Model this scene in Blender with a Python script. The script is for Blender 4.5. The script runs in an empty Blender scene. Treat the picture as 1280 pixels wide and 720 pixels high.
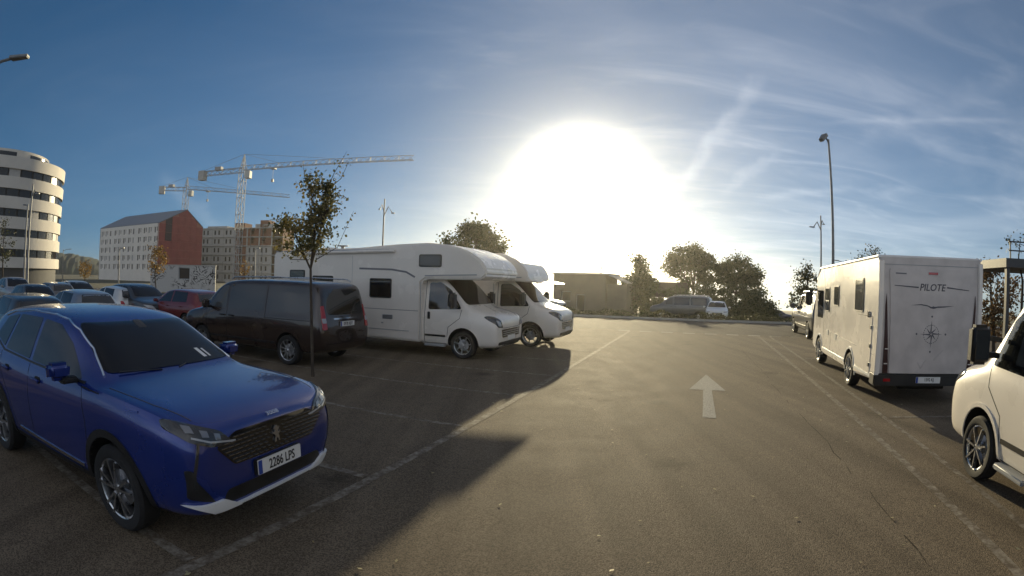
import bpy, bmesh, math, random
from mathutils import Vector, Matrix
from mathutils.bvhtree import BVHTree

sc = bpy.context.scene
COL = sc.collection
R = math.radians
random.seed(7)

# ------------------------------------------------------------------ camera (wide dash-cam lens)
EYE = 1.95                       # lens height above the asphalt
FPX, PITCH, ROLL = 650.0, R(-0.58), R(1.5)
cam = bpy.data.cameras.new('camera')
cam_o = bpy.data.objects.new('camera', cam)
COL.objects.link(cam_o)
sc.camera = cam_o
cam.type = 'PANO'
cam.panorama_type = 'FISHEYE_LENS_POLYNOMIAL'
cam.sensor_width = 36.0
cam.fisheye_fov = R(170)
cam.fisheye_polynomial_k0 = 0.0
cam.fisheye_polynomial_k1 = -(1280 / 36.0) / FPX
cam.fisheye_polynomial_k2 = 0.0
cam.fisheye_polynomial_k3 = 0.0
cam.fisheye_polynomial_k4 = 0.0
cam.clip_start = 0.05
cam.clip_end = 9000
cam_o.matrix_world = (Matrix.Translation((0, 0, EYE)) @ Matrix.Rotation(PITCH, 4, 'X')
                      @ Matrix.Rotation(-ROLL, 4, 'Y') @ Matrix.Rotation(math.pi / 2, 4, 'X'))

# ------------------------------------------------------------------ sky and sun
SUN_AZ, SUN_EL = R(7.5), R(9.8)          # azimuth clockwise from +Y
sun_dir = Vector((math.sin(SUN_AZ) * math.cos(SUN_EL), math.cos(SUN_AZ) * math.cos(SUN_EL), math.sin(SUN_EL)))
world = bpy.data.worlds.new('World')
sc.world = world
world.use_nodes = True
wn, wl = world.node_tree.nodes, world.node_tree.links
wn.clear()


def N(nodes, kind, **kw):
    n = nodes.new(kind)
    for k, v in kw.items():
        if k.startswith('i_'):
            n.inputs[int(k[2:])].default_value = v
        else:
            setattr(n, k, v)
    return n


def M2(nodes, links, op, a, b=None, clamp=False):
    n = nodes.new('ShaderNodeMath')
    n.operation = op
    n.use_clamp = clamp
    for i, v in enumerate((a, b)):
        if v is None:
            continue
        if isinstance(v, (int, float)):
            n.inputs[i].default_value = v
        else:
            links.new(v, n.inputs[i])
    return n.outputs[0]


def sight(x, y):
    x, y = (x - 640) / FPX, -(y - 360) / FPX
    r = math.hypot(x, y)
    s = math.sin(r) / max(r, 1e-9)
    v = Vector((x * s, math.cos(r), y * s))
    c, n = math.cos(ROLL), math.sin(ROLL)
    v = Vector((v.x * c - v.z * n, v.y, v.x * n + v.z * c))
    c, n = math.cos(PITCH), math.sin(PITCH)
    return Vector((v.x, v.y * c - v.z * n, v.y * n + v.z * c))


def build_sky():
    m = lambda op, a, b=None, c=False: M2(wn, wl, op, a, b, c)
    sky = N(wn, 'ShaderNodeTexSky', sky_type='NISHITA', sun_disc=False)
    sky.sun_elevation = SUN_EL
    sky.sun_rotation = SUN_AZ
    sky.altitude = 500
    sky.air_density = 1.0
    sky.dust_density = 0.05
    sky.ozone_density = 3.0
    tc = N(wn, 'ShaderNodeTexCoord')
    nrm = N(wn, 'ShaderNodeVectorMath', operation='NORMALIZE')
    wl.new(tc.outputs['Generated'], nrm.inputs[0])
    d = nrm.outputs[0]
    lift = N(wn, 'ShaderNodeVectorMath', operation='MULTIPLY_ADD')
    wl.new(d, lift.inputs[0])
    lift.inputs[1].default_value = (1, 1, 0.86)
    lift.inputs[2].default_value = (0, 0, 0.13)
    mxz = N(wn, 'ShaderNodeVectorMath', operation='MAXIMUM')
    wl.new(lift.outputs[0], mxz.inputs[0])
    mxz.inputs[1].default_value = (-2, -2, 0.05)
    wl.new(mxz.outputs[0], sky.inputs[0])
    dot = N(wn, 'ShaderNodeVectorMath', operation='DOT_PRODUCT')
    wl.new(d, dot.inputs[0])
    dot.inputs[1].default_value = sun_dir
    ang = m('ARCCOSINE', m('MINIMUM', dot.outputs['Value'], 0.99999))
    # aureole of the sun in thin high cloud: a steep core and a broad skirt
    core = m('MULTIPLY', m('EXPONENT', m('MULTIPLY', m('MULTIPLY', ang, ang), -1 / (0.075 * 0.075))), 58.0)
    skirt = m('MULTIPLY', m('EXPONENT', m('MULTIPLY', ang, -1 / 0.26)), 1.0)
    # high cloud sheet: direction projected onto a plane overhead
    sep = N(wn, 'ShaderNodeSeparateXYZ')
    wl.new(d, sep.inputs[0])
    zz = m('MAXIMUM', m('ADD', sep.outputs[2], 0.10), 0.03)
    comb = N(wn, 'ShaderNodeCombineXYZ')
    wl.new(m('DIVIDE', sep.outputs[0], zz), comb.inputs[0])
    wl.new(m('DIVIDE', sep.outputs[1], zz), comb.inputs[1])

    def layer(rot, sx, sy, scale, detail, lo, hi, dist=0.0, off=0.0):
        mp = N(wn, 'ShaderNodeMapping')
        wl.new(comb.outputs[0], mp.inputs[0])
        mp.inputs['Rotation'].default_value = (0, 0, R(rot))
        mp.inputs['Scale'].default_value = (sx, sy, 1)
        mp.inputs['Location'].default_value = (off, off * 0.7, 0)
        nz = N(wn, 'ShaderNodeTexNoise')
        nz.inputs['Scale'].default_value = scale
        nz.inputs['Detail'].default_value = detail
        nz.inputs['Roughness'].default_value = 0.55
        nz.inputs['Distortion'].default_value = dist
        wl.new(mp.outputs[0], nz.inputs[0])
        mr = N(wn, 'ShaderNodeMapRange', interpolation_type='SMOOTHSTEP')
        mr.inputs[1].default_value, mr.inputs[2].default_value = lo, hi
        wl.new(nz.outputs[0], mr.inputs[0])
        return mr.outputs[0]
    veil = layer(28, 0.40, 0.62, 1.0, 5, 0.34, 0.76, 0.9, 3.1)
    wisps = layer(-24, 0.6, 1.5, 1.6, 8, 0.44, 0.84, 1.6, 1.7)
    streak = layer(62, 0.14, 2.2, 1.1, 6, 0.60, 0.72, 0.4, 9.3)
    cl = m('ADD', m('MULTIPLY', veil, 0.60), m('ADD', m('MULTIPLY', wisps, 0.42), m('MULTIPLY', streak, 0.10)))
    # cloud brightness: forward scattering, so brighter towards the sun
    fwd = m('ADD', m('MULTIPLY', m('EXPONENT', m('MULTIPLY', ang, -1 / 0.42)), 2.0), 1.45)
    # the sheet covers the sky but for a clear sector over the town
    cv = N(wn, 'ShaderNodeVectorMath', operation='DOT_PRODUCT')
    wl.new(d, cv.inputs[0])
    cv.inputs[1].default_value = (math.sin(R(-52)), math.cos(R(-52)), 0.0)
    mr2 = N(wn, 'ShaderNodeMapRange', interpolation_type='SMOOTHSTEP')
    mr2.inputs[1].default_value, mr2.inputs[2].default_value = 0.05, 0.90
    mr2.inputs[3].default_value, mr2.inputs[4].default_value = 1.0, 0.12
    wl.new(cv.outputs['Value'], mr2.inputs[0])
    cl = m('MULTIPLY', m('ADD', cl, 0.30), mr2.outputs[0])

    def contrail(p, q, width, amount, rough):
        a, b = sight(*p), sight(*q)
        nn = a.cross(b).normalized()
        mid = (a + b).normalized()
        half = a.angle(mid)
        nzv = N(wn, 'ShaderNodeTexNoise')
        nzv.inputs['Scale'].default_value = 22
        nzv.inputs['Detail'].default_value = 6
        wl.new(d, nzv.inputs[0])
        e = N(wn, 'ShaderNodeVectorMath', operation='DOT_PRODUCT')
        wl.new(d, e.inputs[0])
        e.inputs[1].default_value = nn
        dist = m('ABSOLUTE', m('ADD', e.outputs['Value'], m('MULTIPLY', m('SUBTRACT', nzv.outputs[0], 0.5), rough)))
        g = m('EXPONENT', m('MULTIPLY', m('MULTIPLY', dist, dist), -1.0 / (width * width)))
        e2 = N(wn, 'ShaderNodeVectorMath', operation='DOT_PRODUCT')
        wl.new(d, e2.inputs[0])
        e2.inputs[1].default_value = mid
        mr3 = N(wn, 'ShaderNodeMapRange', interpolation_type='SMOOTHSTEP')
        mr3.inputs[1].default_value, mr3.inputs[2].default_value = math.cos(half * 1.25), math.cos(half * 0.6)
        wl.new(e2.outputs['Value'], mr3.inputs[0])
        return m('MULTIPLY', m('MULTIPLY', g, mr3.outputs[0]), m('MULTIPLY', m('ADD', nzv.outputs[0], 0.2), amount))
    for c in (contrail((850, 232), (948, 98), 0.014, 0.42, 0.05), contrail((903, 238), (972, 194), 0.010, 0.34, 0.05), contrail((1040, 153), (1275, 152), 0.005, 0.30, 0.01),
              contrail((1050, 190), (1275, 95), 0.02, 0.2, 0.04), contrail((205, 222), (282, 292), 0.014, 0.35, 0.03), contrail((950, 248), (1060, 236), 0.007, 0.35, 0.02)):
        cl = m('ADD', cl, c)
    # unseen cloud glow opposite the sun, added to lift the shade
    bk = N(wn, 'ShaderNodeMapRange', interpolation_type='SMOOTHSTEP')
    bk.inputs[1].default_value, bk.inputs[2].default_value = 1.2, 2.6
    bk.inputs[3].default_value, bk.inputs[4].default_value = 0.0, 4.6
    wl.new(ang, bk.inputs[0])
    cloud = m('MULTIPLY', cl, m('ADD', fwd, bk.outputs[0]))
    sw = m('MULTIPLY', skirt, m('ADD', m('MULTIPLY', cl, 0.9), 0.5))

    def scaled(fac, col):
        v = N(wn, 'ShaderNodeVectorMath', operation='SCALE')
        v.inputs[0].default_value = col
        wl.new(fac, v.inputs['Scale'])
        return v.outputs[0]

    def vadd(a, b):
        v = N(wn, 'ShaderNodeVectorMath', operation='ADD')
        wl.new(a, v.inputs[0])
        wl.new(b, v.inputs[1])
        return v.outputs[0]
    hs = N(wn, 'ShaderNodeHueSaturation')
    hs.inputs['Saturation'].default_value = 1.22
    hs.inputs['Value'].default_value = 0.54
    wl.new(sky.outputs[0], hs.inputs['Color'])
    tot = vadd(hs.outputs[0], scaled(cloud, (1.0, 0.93, 0.83)))
    tot = vadd(tot, scaled(sw, (1.0, 0.96, 0.80)))
    tot = vadd(tot, scaled(core, (1.0, 0.95, 0.76)))
    bg = N(wn, 'ShaderNodeBackground')
    bg.inputs[1].default_value = 0.10
    wl.new(tot, bg.inputs[0])
    out = N(wn, 'ShaderNodeOutputWorld')
    wl.new(bg.outputs[0], out.inputs[0])


build_sky()
sun = bpy.data.lights.new('sun', 'SUN')
sun.energy = 4.2
sun.angle = R(0.55)
sun.color = (1.0, 0.84, 0.52)
sun_o = bpy.data.objects.new('sun', sun)
COL.objects.link(sun_o)
sun_o.rotation_euler = (-sun_dir).to_track_quat('-Z', 'Y').to_euler()
sc.view_settings.view_transform = 'Standard'
sc.view_settings.look = 'None'
sc.view_settings.exposure = 0.65
sc.view_settings.gamma = 1.0
sc.cycles.max_bounces = 6
sc.cycles.use_denoising = True

# ------------------------------------------------------------------ where things stand
LANE = R(20.4)                                   # the driving aisle runs this far right of +Y
LD = Vector((math.sin(LANE), math.cos(LANE), 0))
LN = Vector((math.cos(LANE), -math.sin(LANE), 0))


def lane(s, t, z=0.0):
    """point s metres along the aisle and t metres to its right"""
    p = LD * s + LN * t
    return Vector((p.x, p.y, z))


def spot(x, y, dist):
    """survey helper: the real point at that bearing and horizontal distance"""
    v = sight(x, y)
    k = dist / math.hypot(v.x, v.y)
    return Vector((v.x * k, v.y * k, v.z * k + EYE))


def foot(x, dist, z=0.0):
    p = spot(x, 352, dist)
    return Vector((p.x, p.y, z))


# ------------------------------------------------------------------ materials
MATS = {}


def mat(name, col, rough=0.5, metal=0.0, coat=0.0, var=0.0, vscale=4.0, bump=0.0, bscale=60.0, spec=0.5, emit=None, trans=0.0,
        col2=None, coords='Object'):
    if name in MATS:
        return MATS[name]
    mm = bpy.data.materials.new(name)
    mm.use_nodes = True
    nt = mm.node_tree
    b = nt.nodes['Principled BSDF']
    b.inputs['Base Color'].default_value = (*col, 1)
    b.inputs['Roughness'].default_value = rough
    b.inputs['Metallic'].default_value = metal
    b.inputs['Coat Weight'].default_value = coat
    b.inputs['Coat Roughness'].default_value = 0.04
    b.inputs['Specular IOR Level'].default_value = spec
    b.inputs['Transmission Weight'].default_value = trans
    tc = nt.nodes.new('ShaderNodeTexCoord')
    if var or col2:
        nz = nt.nodes.new('ShaderNodeTexNoise')
        nz.inputs['Scale'].default_value = vscale
        nz.inputs['Detail'].default_value = 6
        nt.links.new(tc.outputs[coords], nz.inputs[0])
        rp = nt.nodes.new('ShaderNodeValToRGB')
        rp.color_ramp.elements[0].position = 0.32
        rp.color_ramp.elements[1].position = 0.68
        a = [max(0, c * (1 - var)) for c in col]
        c2 = col2 if col2 else [min(1, c * (1 + var)) for c in col]
        rp.color_ramp.elements[0].color = (*a, 1)
        rp.color_ramp.elements[1].color = (*c2, 1)
        nt.links.new(nz.outputs[0], rp.inputs[0])
        nt.links.new(rp.outputs[0], b.inputs['Base Color'])
        # uneven gloss from dust and wear
        mr = nt.nodes.new('ShaderNodeMapRange')
        mr.inputs[3].default_value = max(0.0, rough - 0.06)
        mr.inputs[4].default_value = min(1.0, rough + 0.08)
        nt.links.new(nz.outputs[0], mr.inputs[0])
        nt.links.new(mr.outputs[0], b.inputs['Roughness'])
    if bump:
        n2 = nt.nodes.new('ShaderNodeTexNoise')
        n2.inputs['Scale'].default_value = bscale
        n2.inputs['Detail'].default_value = 4
        nt.links.new(tc.outputs[coords], n2.inputs[0])
        bp = nt.nodes.new('ShaderNodeBump')
        bp.inputs['Strength'].default_value = bump
        bp.inputs['Distance'].default_value = 0.01
        nt.links.new(n2.outputs[0], bp.inputs['Height'])
        nt.links.new(bp.outputs[0], b.inputs['Normal'])
    if emit:
        b.inputs['Emission Color'].default_value = (*emit[:3], 1)
        b.inputs['Emission Strength'].default_value = emit[3]
    MATS[name] = mm
    return mm


def asphalt(name, c1, c2, rough, seed):
    """coarse worn asphalt: aggregate, patches, long repair seams and cracks"""
    mm = bpy.data.materials.new(name)
    mm.use_nodes = True
    nt = mm.node_tree
    nd, lk = nt.nodes, nt.links
    b = nd['Principled BSDF']
    b.inputs['Specular IOR Level'].default_value = 0.16
    tc = N(nd, 'ShaderNodeTexCoord')
    mp = N(nd, 'ShaderNodeMapping')
    mp.inputs['Location'].default_value = (seed, seed * 2, 0)
    lk.new(tc.outputs['Object'], mp.inputs[0])
    P = mp.outputs[0]

    def nz(scale, det, rgh=0.5):
        n = N(nd, 'ShaderNodeTexNoise')
        n.inputs['Scale'].default_value = scale
        n.inputs['Detail'].default_value = det
        n.inputs['Roughness'].default_value = rgh
        lk.new(P, n.inputs[0])
        return n.outputs[0]
    big, mid, fine = nz(0.22, 5), nz(1.7, 6, 0.6), nz(55, 3)
    stone = N(nd, 'ShaderNodeTexVoronoi')
    stone.inputs['Scale'].default_value = 115
    lk.new(P, stone.inputs['Vector'])
    f = M2(nd, lk, 'ADD', M2(nd, lk, 'MULTIPLY', big, 0.5), M2(nd, lk, 'MULTIPLY', mid, 0.5))
    rp = N(nd, 'ShaderNodeValToRGB')
    rp.color_ramp.elements[0].position, rp.color_ramp.elements[1].position = 0.36, 0.64
    rp.color_ramp.elements[0].color, rp.color_ramp.elements[1].color = (*c1, 1), (*c2, 1)
    lk.new(f, rp.inputs[0])
    sp = N(nd, 'ShaderNodeMapRange')
    sp.inputs[1].default_value, sp.inputs[2].default_value = 0.25, 0.75
    sp.inputs[3].default_value, sp.inputs[4].default_value = 0.62, 1.45
    sepc = N(nd, 'ShaderNodeSeparateColor')
    lk.new(stone.outputs['Color'], sepc.inputs[0])
    lk.new(sepc.outputs[0], sp.inputs[0])
    mx = N(nd, 'ShaderNodeVectorMath', operation='SCALE')
    lk.new(rp.outputs[0], mx.inputs[0])
    lk.new(sp.outputs[0], mx.inputs['Scale'])
    # tyre wear along the aisle, and oil drips
    mt = N(nd, 'ShaderNodeMapping')
    mt.inputs['Rotation'].default_value = (0, 0, LANE)
    mt.inputs['Scale'].default_value = (1.9, 0.07, 1)
    lk.new(tc.outputs['Object'], mt.inputs[0])
    tw = N(nd, 'ShaderNodeTexNoise')
    tw.inputs['Scale'].default_value = 1.0
    tw.inputs['Detail'].default_value = 4
    lk.new(mt.outputs[0], tw.inputs[0])
    twr = N(nd, 'ShaderNodeMapRange')
    twr.inputs[1].default_value, twr.inputs[2].default_value = 0.3, 0.7
    twr.inputs[3].default_value, twr.inputs[4].default_value = 0.72, 1.22
    lk.new(tw.outputs[0], twr.inputs[0])
    oil = N(nd, 'ShaderNodeTexVoronoi')
    oil.inputs['Scale'].default_value = 0.55
    lk.new(P, oil.inputs['Vector'])
    oilr = N(nd, 'ShaderNodeMapRange')
    oilr.inputs[1].default_value, oilr.inputs[2].default_value = 0.04, 0.16
    oilr.inputs[3].default_value, oilr.inputs[4].default_value = 0.55, 1.0
    lk.new(M2(nd, lk, 'ADD', oil.outputs['Distance'], M2(nd, lk, 'MULTIPLY', M2(nd, lk, 'SUBTRACT', nz(9, 5), 0.5), 0.18)), oilr.inputs[0])
    wear = M2(nd, lk, 'MULTIPLY', twr.outputs[0], oilr.outputs[0])
    mw = N(nd, 'ShaderNodeVectorMath', operation='SCALE')
    lk.new(mx.outputs[0], mw.inputs[0])
    lk.new(wear, mw.inputs['Scale'])
    mx = mw
    # cracks
    cr = N(nd, 'ShaderNodeTexVoronoi', feature='DISTANCE_TO_EDGE')
    cr.inputs['Scale'].default_value = 0.23
    wob = N(nd, 'ShaderNodeTexNoise')
    wob.inputs['Scale'].default_value = 0.9
    wob.inputs['Detail'].default_value = 8
    lk.new(P, wob.inputs[0])
    va = N(nd, 'ShaderNodeVectorMath', operation='MULTIPLY_ADD')
    lk.new(wob.outputs[1], va.inputs[0])
    va.inputs[1].default_value = (1.5, 1.5, 1.5)
    lk.new(P, va.inputs[2])
    lk.new(va.outputs[0], cr.inputs['Vector'])
    ck = N(nd, 'ShaderNodeMapRange')
    ck.inputs[1].default_value, ck.inputs[2].default_value = 0.0, 0.006
    ck.inputs[3].default_value, ck.inputs[4].default_value = 0.82, 1.0
    lk.new(cr.outputs['Distance'], ck.inputs[0])
    m2 = N(nd, 'ShaderNodeVectorMath', operation='SCALE')
    lk.new(mx.outputs[0], m2.inputs[0])
    lk.new(ck.outputs[0], m2.inputs['Scale'])
    lk.new(m2.outputs[0], b.inputs['Base Color'])
    rr = N(nd, 'ShaderNodeMapRange')
    rr.inputs[1].default_value, rr.inputs[2].default_value = 0.3, 0.7
    rr.inputs[3].default_value, rr.inputs[4].default_value = rough - 0.03, rough + 0.04
    lk.new(mid, rr.inputs[0])
    lk.new(rr.outputs[0], b.inputs['Roughness'])
    h = M2(nd, lk, 'ADD', M2(nd, lk, 'MULTIPLY', stone.outputs['Distance'], -0.8), M2(nd, lk, 'MULTIPLY', fine, 0.6))
    bp = N(nd, 'ShaderNodeBump')
    bp.inputs['Strength'].default_value = 0.75
    bp.inputs['Distance'].default_value = 0.006
    lk.new(h, bp.inputs['Height'])
    lk.new(bp.outputs[0], b.inputs['Normal'])
    return mm


def leaf_mat(name, c1, c2, c3, scale=2.5):
    mm = bpy.data.materials.new(name)
    mm.use_nodes = True
    nt = mm.node_tree
    nd, lk = nt.nodes, nt.links
    nd.clear()
    tc = N(nd, 'ShaderNodeTexCoord')
    nz = N(nd, 'ShaderNodeTexNoise')
    nz.inputs['Scale'].default_value = scale
    nz.inputs['Detail'].default_value = 5
    nz.inputs['Roughness'].default_value = 0.75
    lk.new(tc.outputs['Object'], nz.inputs[0])
    rp = N(nd, 'ShaderNodeValToRGB')
    e = rp.color_ramp.elements
    e[0].position, e[1].position = 0.35, 0.70
    e[0].color, e[1].color = (*c1, 1), (*c3, 1)
    k = e.new(0.52)
    k.color = (*c2, 1)
    lk.new(nz.outputs[0], rp.inputs[0])
    df = N(nd, 'ShaderNodeBsdfPrincipled')
    df.inputs['Roughness'].default_value = 0.5
    lk.new(rp.outputs[0], df.inputs['Base Color'])
    tr = N(nd, 'ShaderNodeBsdfTranslucent')
    lk.new(rp.outputs[0], tr.inputs[0])
    mix = N(nd, 'ShaderNodeMixShader')
    mix.inputs[0].default_value = 0.4
    lk.new(df.outputs[0], mix.inputs[1])
    lk.new(tr.outputs[0], mix.inputs[2])
    out = N(nd, 'ShaderNodeOutputMaterial')
    lk.new(mix.outputs[0], out.inputs[0])
    return mm


RUBBER = mat('tyre_rubber', (0.012, 0.012, 0.013), 0.8, var=0.4, vscale=9, bump=0.2, bscale=90)
ALLOY = mat('alloy', (0.55, 0.56, 0.58), 0.28, metal=1.0, var=0.15, vscale=20)
DARKALLOY = mat('dark_alloy', (0.10, 0.10, 0.11), 0.35, metal=0.8)
CHROME = mat('chrome', (0.75, 0.75, 0.77), 0.10, metal=1.0)
BLACKPL = mat('black_plastic', (0.012, 0.012, 0.013), 0.45, var=0.4, vscale=6)
GLOSSBLK = mat('gloss_black', (0.006, 0.006, 0.007), 0.10, coat=0.5)
WELL = mat('wheel_well', (0.006, 0.006, 0.006), 0.9)
GLASS = mat('tinted_glass', (0.004, 0.005, 0.006), 0.03, spec=0.6)
GLASS.node_tree.nodes['Principled BSDF'].inputs['IOR'].default_value = 1.75
SCREEN = mat('windscreen_glass', (0.006, 0.006, 0.007), 0.05, spec=0.30)
GLASSLT = mat('grey_glass', (0.06, 0.065, 0.07), 0.05, spec=0.6)
SEAM = mat('panel_gap', (0.006, 0.006, 0.006), 0.8)
LENS = mat('lamp_lens', (0.35, 0.36, 0.38), 0.06, spec=0.8, coat=0.6)
LAMPDK = mat('lamp_housing', (0.025, 0.027, 0.03), 0.08, coat=0.8)
REDLENS = mat('tail_lamp_red', (0.35, 0.008, 0.012), 0.12, coat=0.8)
ORANGE = mat('indicator_orange', (0.6, 0.18, 0.02), 0.2)
PLATEW = mat('plate_white', (0.72, 0.72, 0.70), 0.35, var=0.05)
PLATEB = mat('plate_blue', (0.02, 0.06, 0.30), 0.35)
INK = mat('plate_ink', (0.008, 0.008, 0.009), 0.5)
SILVER = mat('silver_trim', (0.62, 0.64, 0.66), 0.38, metal=0.35)
PAPER = mat('paper', (0.78, 0.77, 0.74), 0.8)
WHITEG = mat('white_gelcoat', (0.76, 0.71, 0.645), 0.26, coat=0.3, var=0.05, vscale=1.3)
WHITEP = mat('white_van_paint', (0.74, 0.695, 0.63), 0.27, coat=0.5, var=0.05, vscale=1.5)
GREYTRIM = mat('grey_trim', (0.30, 0.31, 0.32), 0.45)
DECAL = mat('dark_decal', (0.03, 0.032, 0.04), 0.4)
DECALG = mat('grey_decal', (0.16, 0.16, 0.18), 0.4)
DECALR = mat('charcoal_decal', (0.085, 0.085, 0.10), 0.45)
GALV = mat('galvanised_steel', (0.20, 0.205, 0.21), 0.55, metal=0.4, var=0.2, vscale=3)
CRANEM = mat('crane_paint', (0.26, 0.26, 0.27), 0.5, var=0.15)
CONC = mat('concrete', (0.38, 0.37, 0.35), 0.85, var=0.18, vscale=0.8, bump=0.2)
PAINTW = None


# ------------------------------------------------------------------ object helpers
def link(o, parent=None):
    COL.objects.link(o)
    if parent is not None:
        o.parent = parent
    return o


def tag(o, label=None, cat=None, group=None, kind=None):
    for k, v in (('label', label), ('category', cat), ('group', group), ('kind', kind)):
        if v:
            o[k] = v
    return o


def thing(name, label, cat, loc=(0, 0, 0), rz=0.0, group=None):
    o = bpy.data.objects.new(name, None)
    o.empty_display_size = 0.2
    o.location = loc
    o.rotation_euler = (0, 0, rz)
    link(o)
    return tag(o, label, cat, group)


def mobj(name, me, parent=None, loc=None, rz=None):
    o = bpy.data.objects.new(name, me)
    link(o, parent)
    if loc is not None:
        o.location = loc
    if rz is not None:
        o.rotation_euler = (0, 0, rz)
    return o


def from_bm(name, bm, m, parent=None, smooth=True, loc=None, rz=None):
    me = bpy.data.meshes.new(name)
    bm.to_mesh(me)
    bm.free()
    if m is not None:
        for k in (m if isinstance(m, (list, tuple)) else [m]):
            me.materials.append(k)
    if smooth:
        me.polygons.foreach_set('use_smooth', [True] * len(me.polygons))
        me.set_sharp_from_angle(angle=R(38))
    return mobj(name, me, parent, loc, rz)


class MB:
    """collects simple solids for one part"""

    def __init__(s):
        s.v, s.f = [], []

    def add(s, vs, fs, T=None):
        n = len(s.v)
        s.v += [tuple(T @ Vector(p)) if T is not None else tuple(p) for p in vs]
        s.f += [tuple(i + n for i in f) for f in fs]
        return s

    def box(s, a, b, T=None):
        (x0, y0, z0), (x1, y1, z1) = a, b
        return s.add([(x0, y0, z0), (x1, y0, z0), (x1, y1, z0), (x0, y1, z0), (x0, y0, z1), (x1, y0, z1), (x1, y1, z1), (x0, y1, z1)],
                     [(0, 3, 2, 1), (4, 5, 6, 7), (0, 1, 5, 4), (1, 2, 6, 5), (2, 3, 7, 6), (3, 0, 4, 7)], T)

    def tube(s, pts, rad, n=8, caps=True):
        pts = [Vector(p) for p in pts]
        rads = rad if isinstance(rad, (list, tuple)) else [rad] * len(pts)
        vs, fs = [], []
        ref = None
        for i, p in enumerate(pts):
            d = (pts[min(i + 1, len(pts) - 1)] - pts[max(i - 1, 0)]).normalized()
            if ref is None:
                ref = Vector((0, 0, 1)) if abs(d.z) < 0.9 else Vector((1, 0, 0))
            u = d.cross(ref).normalized()
            w = d.cross(u).normalized()
            ref = -w.cross(d).cross(d) if False else ref
            for k in range(n):
                a = 2 * math.pi * k / n
                vs.append(p + (u * math.cos(a) + w * math.sin(a)) * rads[i])
        for i in range(len(pts) - 1):
            for k in range(n):
                k2 = (k + 1) % n
                fs.append((i * n + k, i * n + k2, (i + 1) * n + k2, (i + 1) * n + k))
        if caps:
            fs.append(tuple(range(n - 1, -1, -1)))
            fs.append(tuple((len(pts) - 1) * n + k for k in range(n)))
        return s.add(vs, fs)

    def bar(s, a, b, w, h=None):
        a, b = Vector(a), Vector(b)
        h = h or w
        d = (b - a).normalized()
        ref = Vector((0, 0, 1)) if abs(d.z) < 0.95 else Vector((1, 0, 0))
        u = d.cross(ref).normalized() * w / 2
        k = u.cross(d).normalized() * h / 2
        vs = [a - u - k, a + u - k, a + u + k, a - u + k, b - u - k, b + u - k, b + u + k, b - u + k]
        return s.add(vs, [(0, 3, 2, 1), (4, 5, 6, 7), (0, 1, 5, 4), (1, 2, 6, 5), (2, 3, 7, 6), (3, 0, 4, 7)])

    def lathe(s, prof, n=28, T=None, axis='y'):
        """prof: (along, radius) turned about the y axis"""
        vs, fs = [], []
        for a, r in prof:
            for k in range(n):
                t = 2 * math.pi * k / n
                vs.append((r * math.cos(t), a, r * math.sin(t)) if axis == 'y' else (r * math.cos(t), r * math.sin(t), a))
        for i in range(len(prof) - 1):
            for k in range(n):
                k2 = (k + 1) % n
                fs.append((i * n + k, i * n + k2, (i + 1) * n + k2, (i + 1) * n + k))
        return s.add(vs, fs, T)

    def prism(s, poly, z0, z1, T=None):
        n = len(poly)
        vs = [(x, y, z0) for x, y in poly] + [(x, y, z1) for x, y in poly]
        fs = [tuple(range(n - 1, -1, -1)), tuple(range(n, 2 * n))]
        fs += [(i, (i + 1) % n, n + (i + 1) % n, n + i) for i in range(n)]
        return s.add(vs, fs, T)

    def mesh(s, name, m):
        me = bpy.data.meshes.new(name)
        me.from_pydata(s.v, [], s.f)
        for k in (m if isinstance(m, (list, tuple)) else [m]):
            me.materials.append(k)
        return me

    def build(s, name, m, parent=None, smooth=True, loc=None, rz=None, bevel=0.0):
        me = s.mesh(name, m)
        if bevel:
            bm = bmesh.new()
            bm.from_mesh(me)
            bmesh.ops.bevel(bm, geom=list(bm.edges), offset=bevel, segments=2, affect='EDGES', clamp_overlap=True)
            bm.to_mesh(me)
            bm.free()
        if smooth:
            me.polygons.foreach_set('use_smooth', [True] * len(me.polygons))
            me.set_sharp_from_angle(angle=R(38))
        return mobj(name, me, parent, loc, rz)


def rounded(pts, r, n=3):
    """polygon with its corners rounded"""
    out, L = [], len(pts)
    for i in range(L):
        p, a, b = Vector(pts[i]), Vector(pts[i - 1]), Vector(pts[(i + 1) % L])
        da, db = (a - p), (b - p)
        k = min(r, da.length * 0.45, db.length * 0.45)
        p0, p1 = p + da.normalized() * k, p + db.normalized() * k
        for j in range(n + 1):
            t = j / n
            q = p0 * (1 - t) ** 2 + p * 2 * t * (1 - t) + p1 * t * t
            out.append((q.x, q.y))
    return out


def rect(x0, z0, x1, z1, r=0.03):
    return rounded([(x0, z0), (x1, z0), (x1, z1), (x0, z1)], r)


def ribbon(pts, w, closed=False):
    """polygon round a polyline of width w"""
    P = [Vector(p) for p in pts]
    l, r = [], []
    for i, p in enumerate(P):
        a, b = P[max(i - 1, 0)], P[min(i + 1, len(P) - 1)]
        d = (b - a).normalized()
        n = Vector((-d.y, d.x)) * w / 2
        l.append(tuple(p + n))
        r.append(tuple(p - n))
    return l + r[::-1]


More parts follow.
